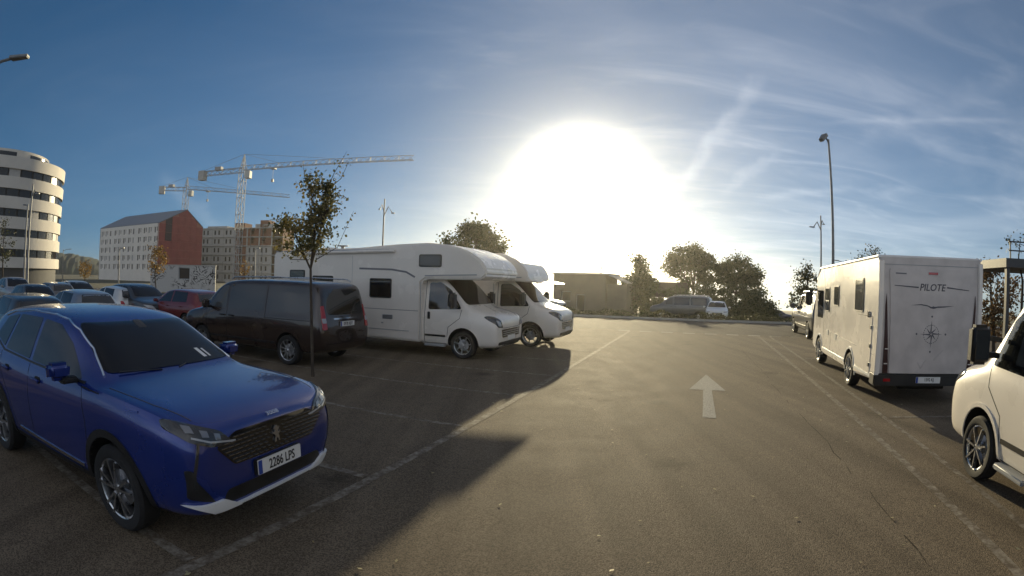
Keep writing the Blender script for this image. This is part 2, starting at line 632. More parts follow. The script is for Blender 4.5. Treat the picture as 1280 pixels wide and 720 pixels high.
def patch(bvh, poly, axis, sgn, name, m, parent, off=0.004, thick=0.012, step=0.09):
    """a panel laid onto a body: the outline is projected along an axis and follows the surface"""
    bm = bmesh.new()
    vs = [bm.verts.new((p[0], p[1], 0)) for p in poly]
    bm.faces.new(vs)
    bmesh.ops.triangulate(bm, faces=bm.faces[:])
    for ax in (0, 1):
        lo, hi = min(p[ax] for p in poly), max(p[ax] for p in poly)
        k = int((hi - lo) / step)
        for i in range(1, k + 1):
            co = [0, 0, 0]
            no = [0, 0, 0]
            co[ax] = lo + (hi - lo) * i / (k + 1)
            no[ax] = 1
            bmesh.ops.bisect_plane(bm, geom=bm.verts[:] + bm.edges[:] + bm.faces[:], plane_co=co, plane_no=no)
    d = Vector((sgn, 0, 0)) if axis == 'x' else Vector((0, sgn, 0)) if axis == 'y' else Vector((0, 0, sgn))

    def lift(u, v):
        if axis == 'x':
            return Vector((0, u, v))
        if axis == 'y':
            return Vector((u, 0, v))
        return Vector((u, v, 0))
    miss, hits = [], []
    for v in bm.verts:
        o = lift(v.co.x, v.co.y) - d * 20
        h = bvh.ray_cast(o, d)
        if h[0] is None:
            miss.append((v, o))
        else:
            nn = h[1] if h[1].dot(d) < 0 else -h[1]
            v.co = h[0] + (nn - d * 0.35).normalized() * off
            hits.append(v.co.copy())
    for v, o in miss:
        q = min(hits, key=lambda c: ((c - o) - d * (c - o).dot(d)).length_squared) if hits else o
        v.co = o + d * (q - o).dot(d)
    be = [e for e in bm.edges if e.is_boundary]
    g = bmesh.ops.extrude_edge_only(bm, edges=be)
    for v in [x for x in g['geom'] if isinstance(x, bmesh.types.BMVert)]:
        v.co += d * thick
    bmesh.ops.recalc_face_normals(bm, faces=bm.faces[:])
    f0 = max(bm.faces, key=lambda f: f.calc_area())
    if f0.normal.dot(d) > 0:
        bmesh.ops.reverse_faces(bm, faces=bm.faces[:])
    return from_bm(name, bm, m, parent)


def text_bm(s, height, depth=0.002, sx=1.0, shear=0.0, bold=0.0):
    cu = bpy.data.curves.new('lettering', 'FONT')
    cu.body = s
    cu.size = 1.0
    cu.align_x = 'CENTER'
    cu.shear = shear
    cu.offset = bold
    cu.resolution_u = 3
    o = bpy.data.objects.new('lettering', cu)
    COL.objects.link(o)
    dg = bpy.context.evaluated_depsgraph_get()
    dg.update()
    me = bpy.data.meshes.new_from_object(o.evaluated_get(dg))
    bm = bmesh.new()
    bm.from_mesh(me)
    bpy.data.objects.remove(o)
    ys = [v.co.y for v in bm.verts]
    xs = [v.co.x for v in bm.verts]
    k = height / (max(ys) - min(ys))
    for v in bm.verts:
        v.co = Vector(((v.co.x - (max(xs) + min(xs)) / 2) * k * sx, (v.co.y - (max(ys) + min(ys)) / 2) * k, 0))
    g = bmesh.ops.extrude_face_region(bm, geom=bm.faces[:])
    for v in [x for x in g['geom'] if isinstance(x, bmesh.types.BMVert)]:
        v.co.z += depth
    return bm


def text(s, height, m, parent, T, name='lettering', **kw):
    bm = text_bm(s, height, **kw)
    bm.transform(T)
    return from_bm(name, bm, m, parent, smooth=False)


# flat art (x right, y up) to a car's front (faces -x) or rear (faces +x)
def facing(axis, loc, tilt=0.0):
    if axis == 'front':      # seen from -x: right on the picture is -y
        B = Matrix(((0, 0, -1, 0), (-1, 0, 0, 0), (0, 1, 0, 0), (0, 0, 0, 1)))
    elif axis == 'rear':     # seen from +x
        B = Matrix(((0, 0, 1, 0), (1, 0, 0, 0), (0, 1, 0, 0), (0, 0, 0, 1)))
    elif axis == 'right':    # seen from +y : right on the picture is -x
        B = Matrix(((-1, 0, 0, 0), (0, 0, 1, 0), (0, 1, 0, 0), (0, 0, 0, 1)))
    else:                    # seen from -y
        B = Matrix(((1, 0, 0, 0), (0, 0, -1, 0), (0, 1, 0, 0), (0, 0, 0, 1)))
    return Matrix.Translation(loc) @ B @ Matrix.Rotation(tilt, 4, 'X')


# ------------------------------------------------------------------ vehicles: bodies and wheels
# a vehicle's own axes: x runs back from its front end, +y is its right-hand side, z up
def section(x, zb, wl, wm, wb, zbelt, wt, zt):
    dz = min(0.055, (zt - zbelt) * 0.45)
    return [(x, 0, zb), (x, wl * 0.8, zb), (x, wl, zb + 0.07), (x, wm, zb + (zbelt - zb) * 0.48), (x, wm * 0.992, zbelt - (zbelt - zb) * 0.15),
            (x, wb, zbelt), (x, wb + (wt - wb) * 0.55, zbelt + (zt - dz - zbelt) * 0.58), (x, wt, zt - dz), (x, wt * 0.72, zt - 0.012), (x, 0, zt)]


def loft_bm(st, crease=None):
    bm = bmesh.new()
    cl = bm.edges.layers.float.new('crease_edge') if crease else None
    rings = []
    for s in st:
        h = section(*s)
        ring = [bm.verts.new(p) for p in h] + [bm.verts.new((p[0], -p[1], p[2])) for p in h[-2:0:-1]]
        rings.append(ring)
    n = len(rings[0])
    for a, b in zip(rings, rings[1:]):
        for k in range(n):
            bm.faces.new((a[k], a[(k + 1) % n], b[(k + 1) % n], b[k]))
    bm.faces.new(rings[0][::-1])
    bm.faces.new(rings[-1])
    for k, c in (crease or {}).items():
        for a, b in zip(rings, rings[1:]):
            for q in (k, (n - k) % n):
                bm.edges.get((a[q], b[q]))[cl] = c
    bmesh.ops.recalc_face_normals(bm, faces=bm.faces[:])
    return bm


def profile_bm(poly, hw, bevel=0.05, seg=3, taper=None):
    """a coach body: side profile (x,z) spread over the width, with rolled edges"""
    bm = bmesh.new()
    a = [bm.verts.new((x, -hw, z)) for x, z in poly]
    b = [bm.verts.new((x, hw, z)) for x, z in poly]
    bm.faces.new(a)
    bm.faces.new(b[::-1])
    n = len(poly)
    for i in range(n):
        bm.faces.new((a[i], b[i], b[(i + 1) % n], a[(i + 1) % n]))
    bmesh.ops.recalc_face_normals(bm, faces=bm.faces[:])
    if taper:
        for v in bm.verts:
            v.co.y *= taper(v.co.x, v.co.z)
    if bevel:
        bmesh.ops.bevel(bm, geom=[e for e in bm.edges if abs(e.verts[0].co.y - e.verts[1].co.y) < 0.3 or True], offset=bevel,
                        segments=seg, affect='EDGES', clamp_overlap=True)
    return bm


def finish_body(name, bm, m, parent, wheels=(), arch=0.4, depth=0.42, hw=1.0, sub=2, wz=None):
    """subdivide, cut the wheel arches, link; returns (object, surface tree)"""
    me = bpy.data.meshes.new(name)
    bm.to_mesh(me)
    bm.free()
    me.materials.append(m)
    o = bpy.data.objects.new(name, me)
    COL.objects.link(o)
    if sub:
        md = o.modifiers.new('s', 'SUBSURF')
        md.levels = md.render_levels = sub
    dg = bpy.context.evaluated_depsgraph_get()
    dg.update()
    e = bpy.data.meshes.new_from_object(o.evaluated_get(dg))
    b2 = bmesh.new()
    b2.from_mesh(e)
    tree = BVHTree.FromBMesh(b2)
    b2.free()
    if wheels:
        cut = MB()
        for (x, z) in wheels:
            for sy in (-1, 1):
                n = 26
                y0, y1 = sorted((sy * (hw - depth), sy * (hw + 0.3)))
                vs = [(x + arch * math.cos(2 * math.pi * k / n), y, z + arch * math.sin(2 * math.pi * k / n)) for y in (y0, y1) for k in range(n)]
                fs = [tuple(range(n - 1, -1, -1)), tuple(range(n, 2 * n))] + [(k, (k + 1) % n, n + (k + 1) % n, n + k) for k in range(n)]
                cut.add(vs, fs)
        cm = cut.mesh('cut', WELL)
        bb = bmesh.new()
        bb.from_mesh(cm)
        bmesh.ops.recalc_face_normals(bb, faces=bb.faces[:])
        bb.to_mesh(cm)
        bb.free()
        co = bpy.data.objects.new('cut', cm)
        COL.objects.link(co)
        md = o.modifiers.new('b', 'BOOLEAN')
        md.operation = 'DIFFERENCE'
        md.object = co
        md.solver = 'EXACT'
        md.material_mode = 'TRANSFER'
        dg.update()
        e = bpy.data.meshes.new_from_object(o.evaluated_get(dg))
        bpy.data.objects.remove(co)
    bpy.data.objects.remove(o)
    e.name = name
    e.polygons.foreach_set('use_smooth', [True] * len(e.polygons))
    e.set_sharp_from_angle(angle=R(32))
    return mobj(name, e, parent), tree


WHEELS = {}


def wheel(parent, x, y, r, width, style='five', rimr=None, dark=False):
    """tyre with a rim as its piece; y sign gives the outer side"""
    rimr = rimr or r * 0.70
    s = 1 if y > 0 else -1
    key = (r, width, style, rimr, dark, s)
    if key not in WHEELS:
        w = width / 2
        ty = MB().lathe([(-w * 0.80 * s, rimr * 0.97), (-w * s, rimr * 1.10), (-w * s, r * 0.93), (-w * 0.72 * s, r), (w * 0.72 * s, r),
                         (w * s, r * 0.93), (w * 1.02 * s, rimr * 1.14), (w * 0.86 * s, rimr * 0.99), (w * 0.5 * s, rimr * 0.96)], 32)
        rim = MB()
        o = w * s
        rim.lathe([(-o * 0.6, rimr * 0.95), (o * 0.55, rimr * 0.93), (o * 0.84, rimr * 0.95), (o * 0.90, rimr), (o * 0.80, rimr * 1.01)], 32)
        rim.lathe([(o * 0.25, 0.001), (o * 0.25, rimr * 0.6)], 20)        # brake disc
        nsp = {'five': 5, 'ten': 10, 'steel': 8, 'seven': 7}[style]
        for k in range(nsp):
            a = 2 * math.pi * k / nsp + 0.3
            for da in ((-0.13, 0.13) if style == 'five' else (0,)):
                c, sn = math.cos(a + da), math.sin(a + da)
                c2, s2 = math.cos(a + da * 1.7), math.sin(a + da * 1.7)
                wd = {'five': 0.045, 'ten': 0.032, 'steel': 0.075, 'seven': 0.05}[style] * r / 0.34
                p0 = Vector((rimr * 0.16 * c, o * 0.78, rimr * 0.16 * sn))
                p1 = Vector((rimr * 0.96 * c2, o * 0.86, rimr * 0.96 * s2))
                rim.bar(p0, p1, wd, 0.02)
        rim.lathe([(o * 0.60, rimr * 0.24), (o * 0.86, rimr * 0.22), (o * 0.92, rimr * 0.15), (o * 0.93, 0.001)], 20)
        tm = ty.mesh('wheel', RUBBER)
        rm = rim.mesh('rim', DARKALLOY if dark else ALLOY)
        for me in (tm, rm):
            me.polygons.foreach_set('use_smooth', [True] * len(me.polygons))
            me.set_sharp_from_angle(angle=R(35))
        WHEELS[key] = (tm, rm)
    tm, rm = WHEELS[key]
    o = mobj('wheel', tm, parent, (x, y, r))
    mobj('rim', rm, o)
    return o


def plate(parent, txt, x, z, side, strip=True, w=0.52, h=0.11, tilt=0.0):
    T = facing(side, (x, 0, z), tilt)
    b = MB().prism(rounded([(-w / 2, -h / 2), (w / 2, -h / 2), (w / 2, h / 2), (-w / 2, h / 2)], 0.008), -0.01, 0.0)
    b.v = [tuple(T @ Vector(p)) for p in b.v]
    p = b.build('number_plate', PLATEW, parent, smooth=False)
    if strip:
        e = MB().prism([(-w / 2 + 0.003, -h / 2 + 0.003), (-w / 2 + 0.045, -h / 2 + 0.003), (-w / 2 + 0.045, h / 2 - 0.003), (-w / 2 + 0.003, h / 2 - 0.003)], 0, 0.002)
        e.v = [tuple(T @ Vector(q)) for q in e.v]
        e.build('country_strip', PLATEB, p, smooth=False)
    if txt:
        text(txt, h * 0.70, INK, p, T @ Matrix.Translation((0.022, 0, 0.001)), sx=0.80, bold=0.012)
    return p


def blob(parent, name, m, c, size, sub=2, taper=0.0):
    """a rounded box, e.g. a mirror housing"""
    bm = bmesh.new()
    bmesh.ops.create_cube(bm, size=1.0)
    for v in bm.verts:
        k = 1 - taper * (0.5 - v.co.z)
        v.co = Vector((v.co.x * size[0] * k, v.co.y * size[1] * k, v.co.z * size[2]))
    bmesh.ops.bevel(bm, geom=bm.edges[:], offset=min(size) * 0.28, segments=3, affect='EDGES')
    bmesh.ops.translate(bm, verts=bm.verts[:], vec=c)
    return from_bm(name, bm, m, parent)


def arc(cx, cz, r, a0, a1, n=16):
    return [(cx + r * math.cos(R(a0 + (a1 - a0) * i / n)), cz + r * math.sin(R(a0 + (a1 - a0) * i / n))) for i in range(n + 1)]


# ------------------------------------------------------------------ the blue SUV
def paint(name, col, metal=0.35, rough=0.32):
    return mat(name, col, rough, metal=metal, coat=1.0, var=0.10, vscale=1.5)


SUV_ST = [
    (0.00, 0.42, 0.54, 0.66, 0.60, 0.76, 0.52, 0.87),
    (0.035, 0.33, 0.68, 0.79, 0.73, 0.89, 0.64, 0.965),
    (0.13, 0.27, 0.79, 0.88, 0.82, 0.985, 0.70, 1.020),
    (0.40, 0.24, 0.85, 0.915, 0.86, 1.045, 0.70, 1.075),
    (0.85, 0.23, 0.87, 0.925, 0.875, 1.075, 0.70, 1.120),
    (1.08, 0.23, 0.87, 0.925, 0.875, 1.085, 0.71, 1.145),
    (1.16, 0.23, 0.87, 0.924, 0.873, 1.085, 0.72, 1.185),
    (1.45, 0.23, 0.87, 0.921, 0.870, 1.085, 0.70, 1.355),
    (1.78, 0.23, 0.87, 0.918, 0.867, 1.085, 0.67, 1.515),
    (1.98, 0.23, 0.87, 0.918, 0.866, 1.088, 0.655, 1.585),
    (2.35, 0.23, 0.87, 0.918, 0.864, 1.095, 0.65, 1.628),
    (2.95, 0.23, 0.87, 0.920, 0.862, 1.105, 0.648, 1.635),
    (3.55, 0.23, 0.87, 0.922, 0.862, 1.12, 0.635, 1.605),
    (4.02, 0.25, 0.86, 0.910, 0.85, 1.14, 0.61, 1.550),
    (4.14, 0.28, 0.84, 0.90, 0.84, 1.12, 0.62, 1.46),
    (4.30, 0.32, 0.80, 0.88, 0.82, 1.02, 0.66, 1.12),
    (4.42, 0.36, 0.76, 0.85, 0.79, 0.88, 0.66, 0.96),
    (4.47, 0.44, 0.64, 0.74, 0.68, 0.74, 0.55, 0.82)]


def bead(bvh, pts, axis, sgn, name, m, parent, r=0.008, off=0.002, n=6):
    """a round bead that follows the body along a line"""
    d = Vector((sgn, 0, 0)) if axis == 'x' else Vector((0, sgn, 0)) if axis == 'y' else Vector((0, 0, sgn))
    P = []
    for (a, b) in zip(pts, pts[1:]):
        k = max(2, int((Vector(b) - Vector(a)).length / 0.06))
        P += [Vector(a).lerp(Vector(b), i / k) for i in range(k)]
    P.append(Vector(pts[-1]))
    out = []
    for q in P:
        o = (Vector((0, q.x, q.y)) if axis == 'x' else Vector((q.x, 0, q.y)) if axis == 'y' else Vector((q.x, q.y, 0))) - d * 20
        h = bvh.ray_cast(o, d)
        if h[0] is not None:
            out.append(h[0] + h[1] * off)
    return MB().tube(out, r, n).build(name, m, parent)


def build_blue_suv():
    hv = R(-14.5)
    front = Vector((-1.74, 3.50, 0))
    t = thing('blue_suv', 'dark blue SUV parked nose out in the shade, number plate 2286 LPS', 'car', front, hv + math.pi)
    P = paint('blue_paint', (0.005, 0.026, 0.20), metal=0.40, rough=0.25)
    wx = (0.97, 3.645)
    body, tr = finish_body('body', loft_bm(SUV_ST, {5: 0.45, 4: 0.25, 7: 0.3, 2: 0.3}), P, t, [(x, 0.35) for x in wx], 0.405, hw=0.92)
    for x in wx:
        for y in (-0.80, 0.80):
            wheel(t, x, y, 0.345, 0.225, 'five')
    # glazing
    ws = patch(tr, rounded([(-0.73, 1.175), (0.73, 1.175), (0.61, 1.515), (-0.61, 1.515)], 0.06), 'x', 1, 'windscreen', SCREEN, t, 0.006, 0.012, 0.04)
    patch(tr, rect(-0.05, 1.46, 0.05, 1.52, 0.02), 'x', 1, 'sensor_panel', BLACKPL, ws, 0.007, 0.003)
    patch(tr, [(-0.42, 1.20), (-0.375, 1.20), (-0.345, 1.27), (-0.39, 1.27)], 'x', 1, 'parking_ticket', PAPER, ws, 0.009, 0.003)
    patch(tr, [(-0.475, 1.20), (-0.45, 1.20), (-0.425, 1.262), (-0.45, 1.262)], 'x', 1, 'parking_ticket', PAPER, ws, 0.009, 0.003)
    patch(tr, rounded([(-0.56, 1.20), (0.56, 1.20), (0.50, 1.45), (-0.50, 1.45)], 0.08), 'x', -1, 'rear_window', GLASS, t)
    for s, sg in ((1, -1), (-1, 1)):
        patch(tr, rounded([(1.44, 1.115), (2.54, 1.135), (2.50, 1.515), (2.12, 1.49), (1.80, 1.36)], 0.03), 'y', sg, 'side_window', GLASS, t)
        patch(tr, rounded([(2.62, 1.14), (3.36, 1.165), (3.22, 1.515), (2.58, 1.52)], 0.03), 'y', sg, 'side_window', GLASS, t)
        patch(tr, rounded([(3.43, 1.175), (3.83, 1.27), (3.66, 1.46), (3.29, 1.51)], 0.03), 'y', sg, 'side_window', GLASS, t)
        # bright line round the glass
        bead(tr, [(1.22, 1.16), (1.52, 1.335), (1.80, 1.462), (2.06, 1.535), (2.35, 1.562), (2.95, 1.566), (3.5, 1.53), (3.78, 1.47)], 'y', sg, 'window_trim', CHROME, t, 0.010)
        patch(tr, ribbon([(1.36, 1.100), (2.55, 1.118), (3.40, 1.142), (3.86, 1.25)], 0.018), 'y', sg, 'window_trim', BLACKPL, t, 0.005, 0.01)
        # doors: gaps, handles, cladding
        for pl in ([(1.40, 1.07), (1.33, 0.80), (1.36, 0.45), (1.42, 0.36)], [(2.58, 1.10), (2.60, 0.8), (2.58, 0.36)], [(3.48, 1.13), (3.45, 0.95), (3.22, 0.70), (3.08, 0.40)],
                   [(1.40, 1.07), (1.10, 1.06)], [(1.42, 0.37), (3.08, 0.40)]):
            patch(tr, ribbon(pl, 0.009), 'y', sg, 'panel_gap', SEAM, t, 0.0015, 0.004, 0.08)
        for hx in (2.36, 3.24):
            hd = blob(t, 'door_handle', P, (hx, s * 0.925, 0.985), (0.20, 0.035, 0.032))
            patch(tr, rect(hx - 0.10, 0.955, hx + 0.04, 1.015, 0.03), 'y', sg, 'recess', SEAM, hd, 0.002, 0.004)
        patch(tr, [(1.33, 0.24), (3.17, 0.24), (3.14, 0.36), (1.36, 0.36)], 'y', sg, 'sill_cladding', BLACKPL, t, 0.012, 0.03)
        patch(tr, ribbon([(1.5, 0.40), (3.0, 0.41)], 0.03), 'y', sg, 'sill_trim', CHROME, t, 0.008, 0.02)
        for x in wx:
            patch(tr, ribbon(arc(x, 0.35, 0.435, 192, -12, 22), 0.06), 'y', sg, 'arch_cladding', BLACKPL, t, 0.012, 0.03, 0.06)
        # raised shoulder crease over the wing
        patch(tr, ribbon([(0.55, 1.02), (0.95, 0.985), (1.36, 0.96)], 0.010), 'y', sg, 'wing_crease', P, t, 0.008, 0.012)
        # mirror on its foot
        mr = blob(t, 'mirror', P, (1.52, s * 1.035, 1.19), (0.15, 0.22, 0.14), taper=0.15)
        blob(mr, 'mirror_base', BLACKPL, (1.51, s * 0.945, 1.115), (0.10, 0.16, 0.05))
        MB().box((1.592, s * 1.035 - 0.08, 1.14), (1.598, s * 1.035 + 0.08, 1.235)).build('mirror_glass', CHROME, mr)
        # headlamp, its lens pieces and the daylight "fang"
        hl = patch(tr, rounded([(s * 0.44, 0.815), (s * 0.66, 0.835), (s * 0.80, 0.885), (s * 0.862, 0.955), (s * 0.845, 1.015), (s * 0.74, 0.985), (s * 0.56, 0.925)], 0.02), 'x', 1, 'headlight', LAMPDK, t, 0.010, 0.03, 0.04)
        for a, b, zc in ((0.57, 0.615, 0.888), (0.66, 0.71, 0.918), (0.755, 0.80, 0.955)):
            patch(tr, [(s * a, zc - 0.02), (s * b, zc - 0.012), (s * b, zc + 0.030), (s * a, zc + 0.018)], 'x', 1, 'lens', mat('dim_lens', (0.24, 0.25, 0.27), 0.04, spec=0.9, metal=0.5), hl, 0.014, 0.008, 0.03)
        patch(tr, ribbon([(s * 0.44, 0.838), (s * 0.66, 0.868), (s * 0.78, 0.912)], 0.012), 'x', 1, 'light_strip', LENS, hl, 0.014, 0.01, 0.04)
        patch(tr, ribbon([(s * 0.745, 0.885), (s * 0.775, 0.78), (s * 0.80, 0.66), (s * 0.795, 0.56)], 0.016), 'x', 1, 'daylight_lamp', LAMPDK, t, 0.006, 0.02, 0.04)
        patch(tr, rounded([(s * 0.66, 0.44), (s * 0.82, 0.48), (s * 0.845, 0.70), (s * 0.81, 0.70), (s * 0.79, 0.62)], 0.02), 'x', 1, 'air_inlet', BLACKPL, t, 0.004, 0.01, 0.05)
        # silver ends of the lower lip
        patch(tr, [(s * 0.42, 0.362), (s * 0.66, 0.355), (s * 0.82, 0.43), (s * 0.60, 0.452)], 'x', 1, 'skid_plate_end', mat('bright_silver', (0.80, 0.81, 0.82), 0.4), t, 0.026, 0.05, 0.05)
        # tail lamp
        patch(tr, rounded([(s * 0.45, 0.98), (s * 0.80, 0.96), (s * 0.80, 1.05), (s * 0.45, 1.06)], 0.02), 'x', -1, 'tail_light', REDLENS, t, 0.012, 0.03, 0.05)
        # bonnet gap
        bead(tr, [(0.16, s * 0.70), (0.5, s * 0.765), (1.05, s * 0.80)], 'z', -1, 'bonnet_gap', SEAM, t, 0.005, -0.002)
        MB().tube([(1.12, s * 0.10 + 0.1, 1.168), (1.15, s * 0.30 + 0.2, 1.182), (1.17, s * 0.32 + 0.3, 1.185)], 0.007, 6).build('wiper', BLACKPL, t)
    # grille with its rows of bright dashes
    gr = patch(tr, rounded([(-0.62, 0.815), (-0.46, 0.665), (0.46, 0.665), (0.62, 0.815), (0.42, 0.895), (-0.42, 0.895)], 0.03), 'x', 1, 'grille', GLOSSBLK, t, 0.006, 0.02, 0.06)
    bars = bmesh.new()
    for i in range(7):
        z = 0.685 + i * 0.030
        wmax = 0.46 + 0.15 * min(1, (z - 0.665) / 0.15)
        wmax = wmax if z < 0.815 else wmax - (z - 0.815) * 2.5
        k = -int(wmax / 0.062)
        while k * 0.062 < wmax:
            y = k * 0.062 + (0.031 if i % 2 else 0)
            ln = 0.014 + 0.016 * abs(y) / 0.6
            if abs(y) + ln < wmax and not (abs(y) < 0.085 and 0.70 < z < 0.87):
                h = tr.ray_cast(Vector((-5, y, z)), Vector((1, 0, 0)))[0]
                if h:
                    T = Matrix.Translation(h + Vector((-0.012, 0, 0)))
                    c = bmesh.ops.create_cube(bars, size=1.0)
                    for v in c['verts']:
                        v.co = T @ Vector((v.co.x * 0.014, v.co.y * ln * 2, v.co.z * (0.003 + 0.007 * abs(y)))) 
            k += 1
    tag(from_bm('grille_bars', bars, mat('grille_metal', (0.34, 0.34, 0.35), 0.25, metal=1.0), gr, smooth=False), kind='stuff')
    # rampant lion badge
    lion = [(-0.028, -0.062), (-0.010, -0.058), (0.000, -0.030), (0.012, -0.034), (0.022, -0.058), (0.040, -0.056), (0.034, -0.044), (0.030, -0.022), (0.020, -0.004),
            (0.040, 0.004), (0.046, 0.018), (0.034, 0.014), (0.018, 0.012), (0.014, 0.026), (0.028, 0.032), (0.036, 0.046), (0.020, 0.044), (0.008, 0.062),
            (-0.016, 0.064), (-0.030, 0.050), (-0.040, 0.048), (-0.032, 0.036), (-0.022, 0.034), (-0.030, 0.016), (-0.050, 0.020), (-0.056, 0.010), (-0.038, 0.002), (-0.022, -0.006), (-0.016, -0.026), (-0.030, -0.048)]
    T = facing('front', (-0.006, 0, 0.785))
    b = MB().prism([(x * 0.92, y * 1.02) for x, y in lion], 0, 0.01)
    b.v = [tuple(T @ Vector(p)) for p in b.v]
    b.build('badge', mat('badge_metal', (0.42, 0.43, 0.45), 0.25, metal=0.9), gr, smooth=False)
    h = tr.ray_cast(Vector((-5, 0, 0.935)), Vector((1, 0, 0)))[0]
    text('3008', 0.034, CHROME, t, facing('front', (h.x - 0.008, -0.0, 0.945), R(-50)), sx=1.5, name='model_lettering', depth=0.004)
    patch(tr, rounded([(-0.60, 0.40), (0.60, 0.40), (0.56, 0.505), (-0.56, 0.505)], 0.05), 'x', 1, 'lower_intake', BLACKPL, t, 0.004, 0.01)
    patch(tr, ribbon([(-0.46, 0.378), (0.46, 0.378)], 0.015), 'x', 1, 'skid_lip', MATS['bright_silver'], t, 0.030, 0.05, 0.06)
    h = tr.ray_cast(Vector((-5, 0.20, 0.585)), Vector((1, 0, 0)))[0]
    MB().box((h.x - 0.030, -0.27, 0.525), (h.x + 0.05, 0.27, 0.645)).build('plate_holder', BLACKPL, t, bevel=0.008)
    plate(t, '2286 LPS', h.x - 0.036, 0.585, 'front')
    plate(t, '', 4.475, 0.80, 'rear')
    return t


# ------------------------------------------------------------------ dark van seen from its rear quarter
VAN_ST = [
    (0.00, 0.36, 0.62, 0.70, 0.62, 0.72, 0.50, 0.80),
    (0.05, 0.28, 0.78, 0.88, 0.80, 0.88, 0.66, 0.96),
    (0.25, 0.25, 0.88, 0.94, 0.86, 1.02, 0.72, 1.08),
    (0.75, 0.24, 0.90, 0.960, 0.90, 1.08, 0.76, 1.17),
    (0.92, 0.24, 0.90, 0.963, 0.91, 1.09, 0.78, 1.24),
    (1.35, 0.24, 0.90, 0.964, 0.92, 1.10, 0.78, 1.60),
    (1.65, 0.24, 0.90, 0.964, 0.92, 1.10, 0.775, 1.80),
    (2.00, 0.24, 0.90, 0.964, 0.925, 1.11, 0.775, 1.88),
    (2.60, 0.24, 0.90, 0.964, 0.93, 1.12, 0.78, 1.905),
    (3.60, 0.24, 0.90, 0.964, 0.93, 1.12, 0.78, 1.905),
    (4.50, 0.26, 0.90, 0.962, 0.925, 1.12, 0.775, 1.885),
    (4.86, 0.28, 0.89, 0.955, 0.92, 1.12, 0.765, 1.86),
    (4.94, 0.30, 0.88, 0.945, 0.91, 1.11, 0.76, 1.78),
    (5.06, 0.34, 0.86, 0.93, 0.89, 1.06, 0.78, 1.30),
    (5.13, 0.38, 0.82, 0.89, 0.84, 0.90, 0.72, 1.00),
    (5.15, 0.46, 0.72, 0.80, 0.74, 0.78, 0.62, 0.86)]


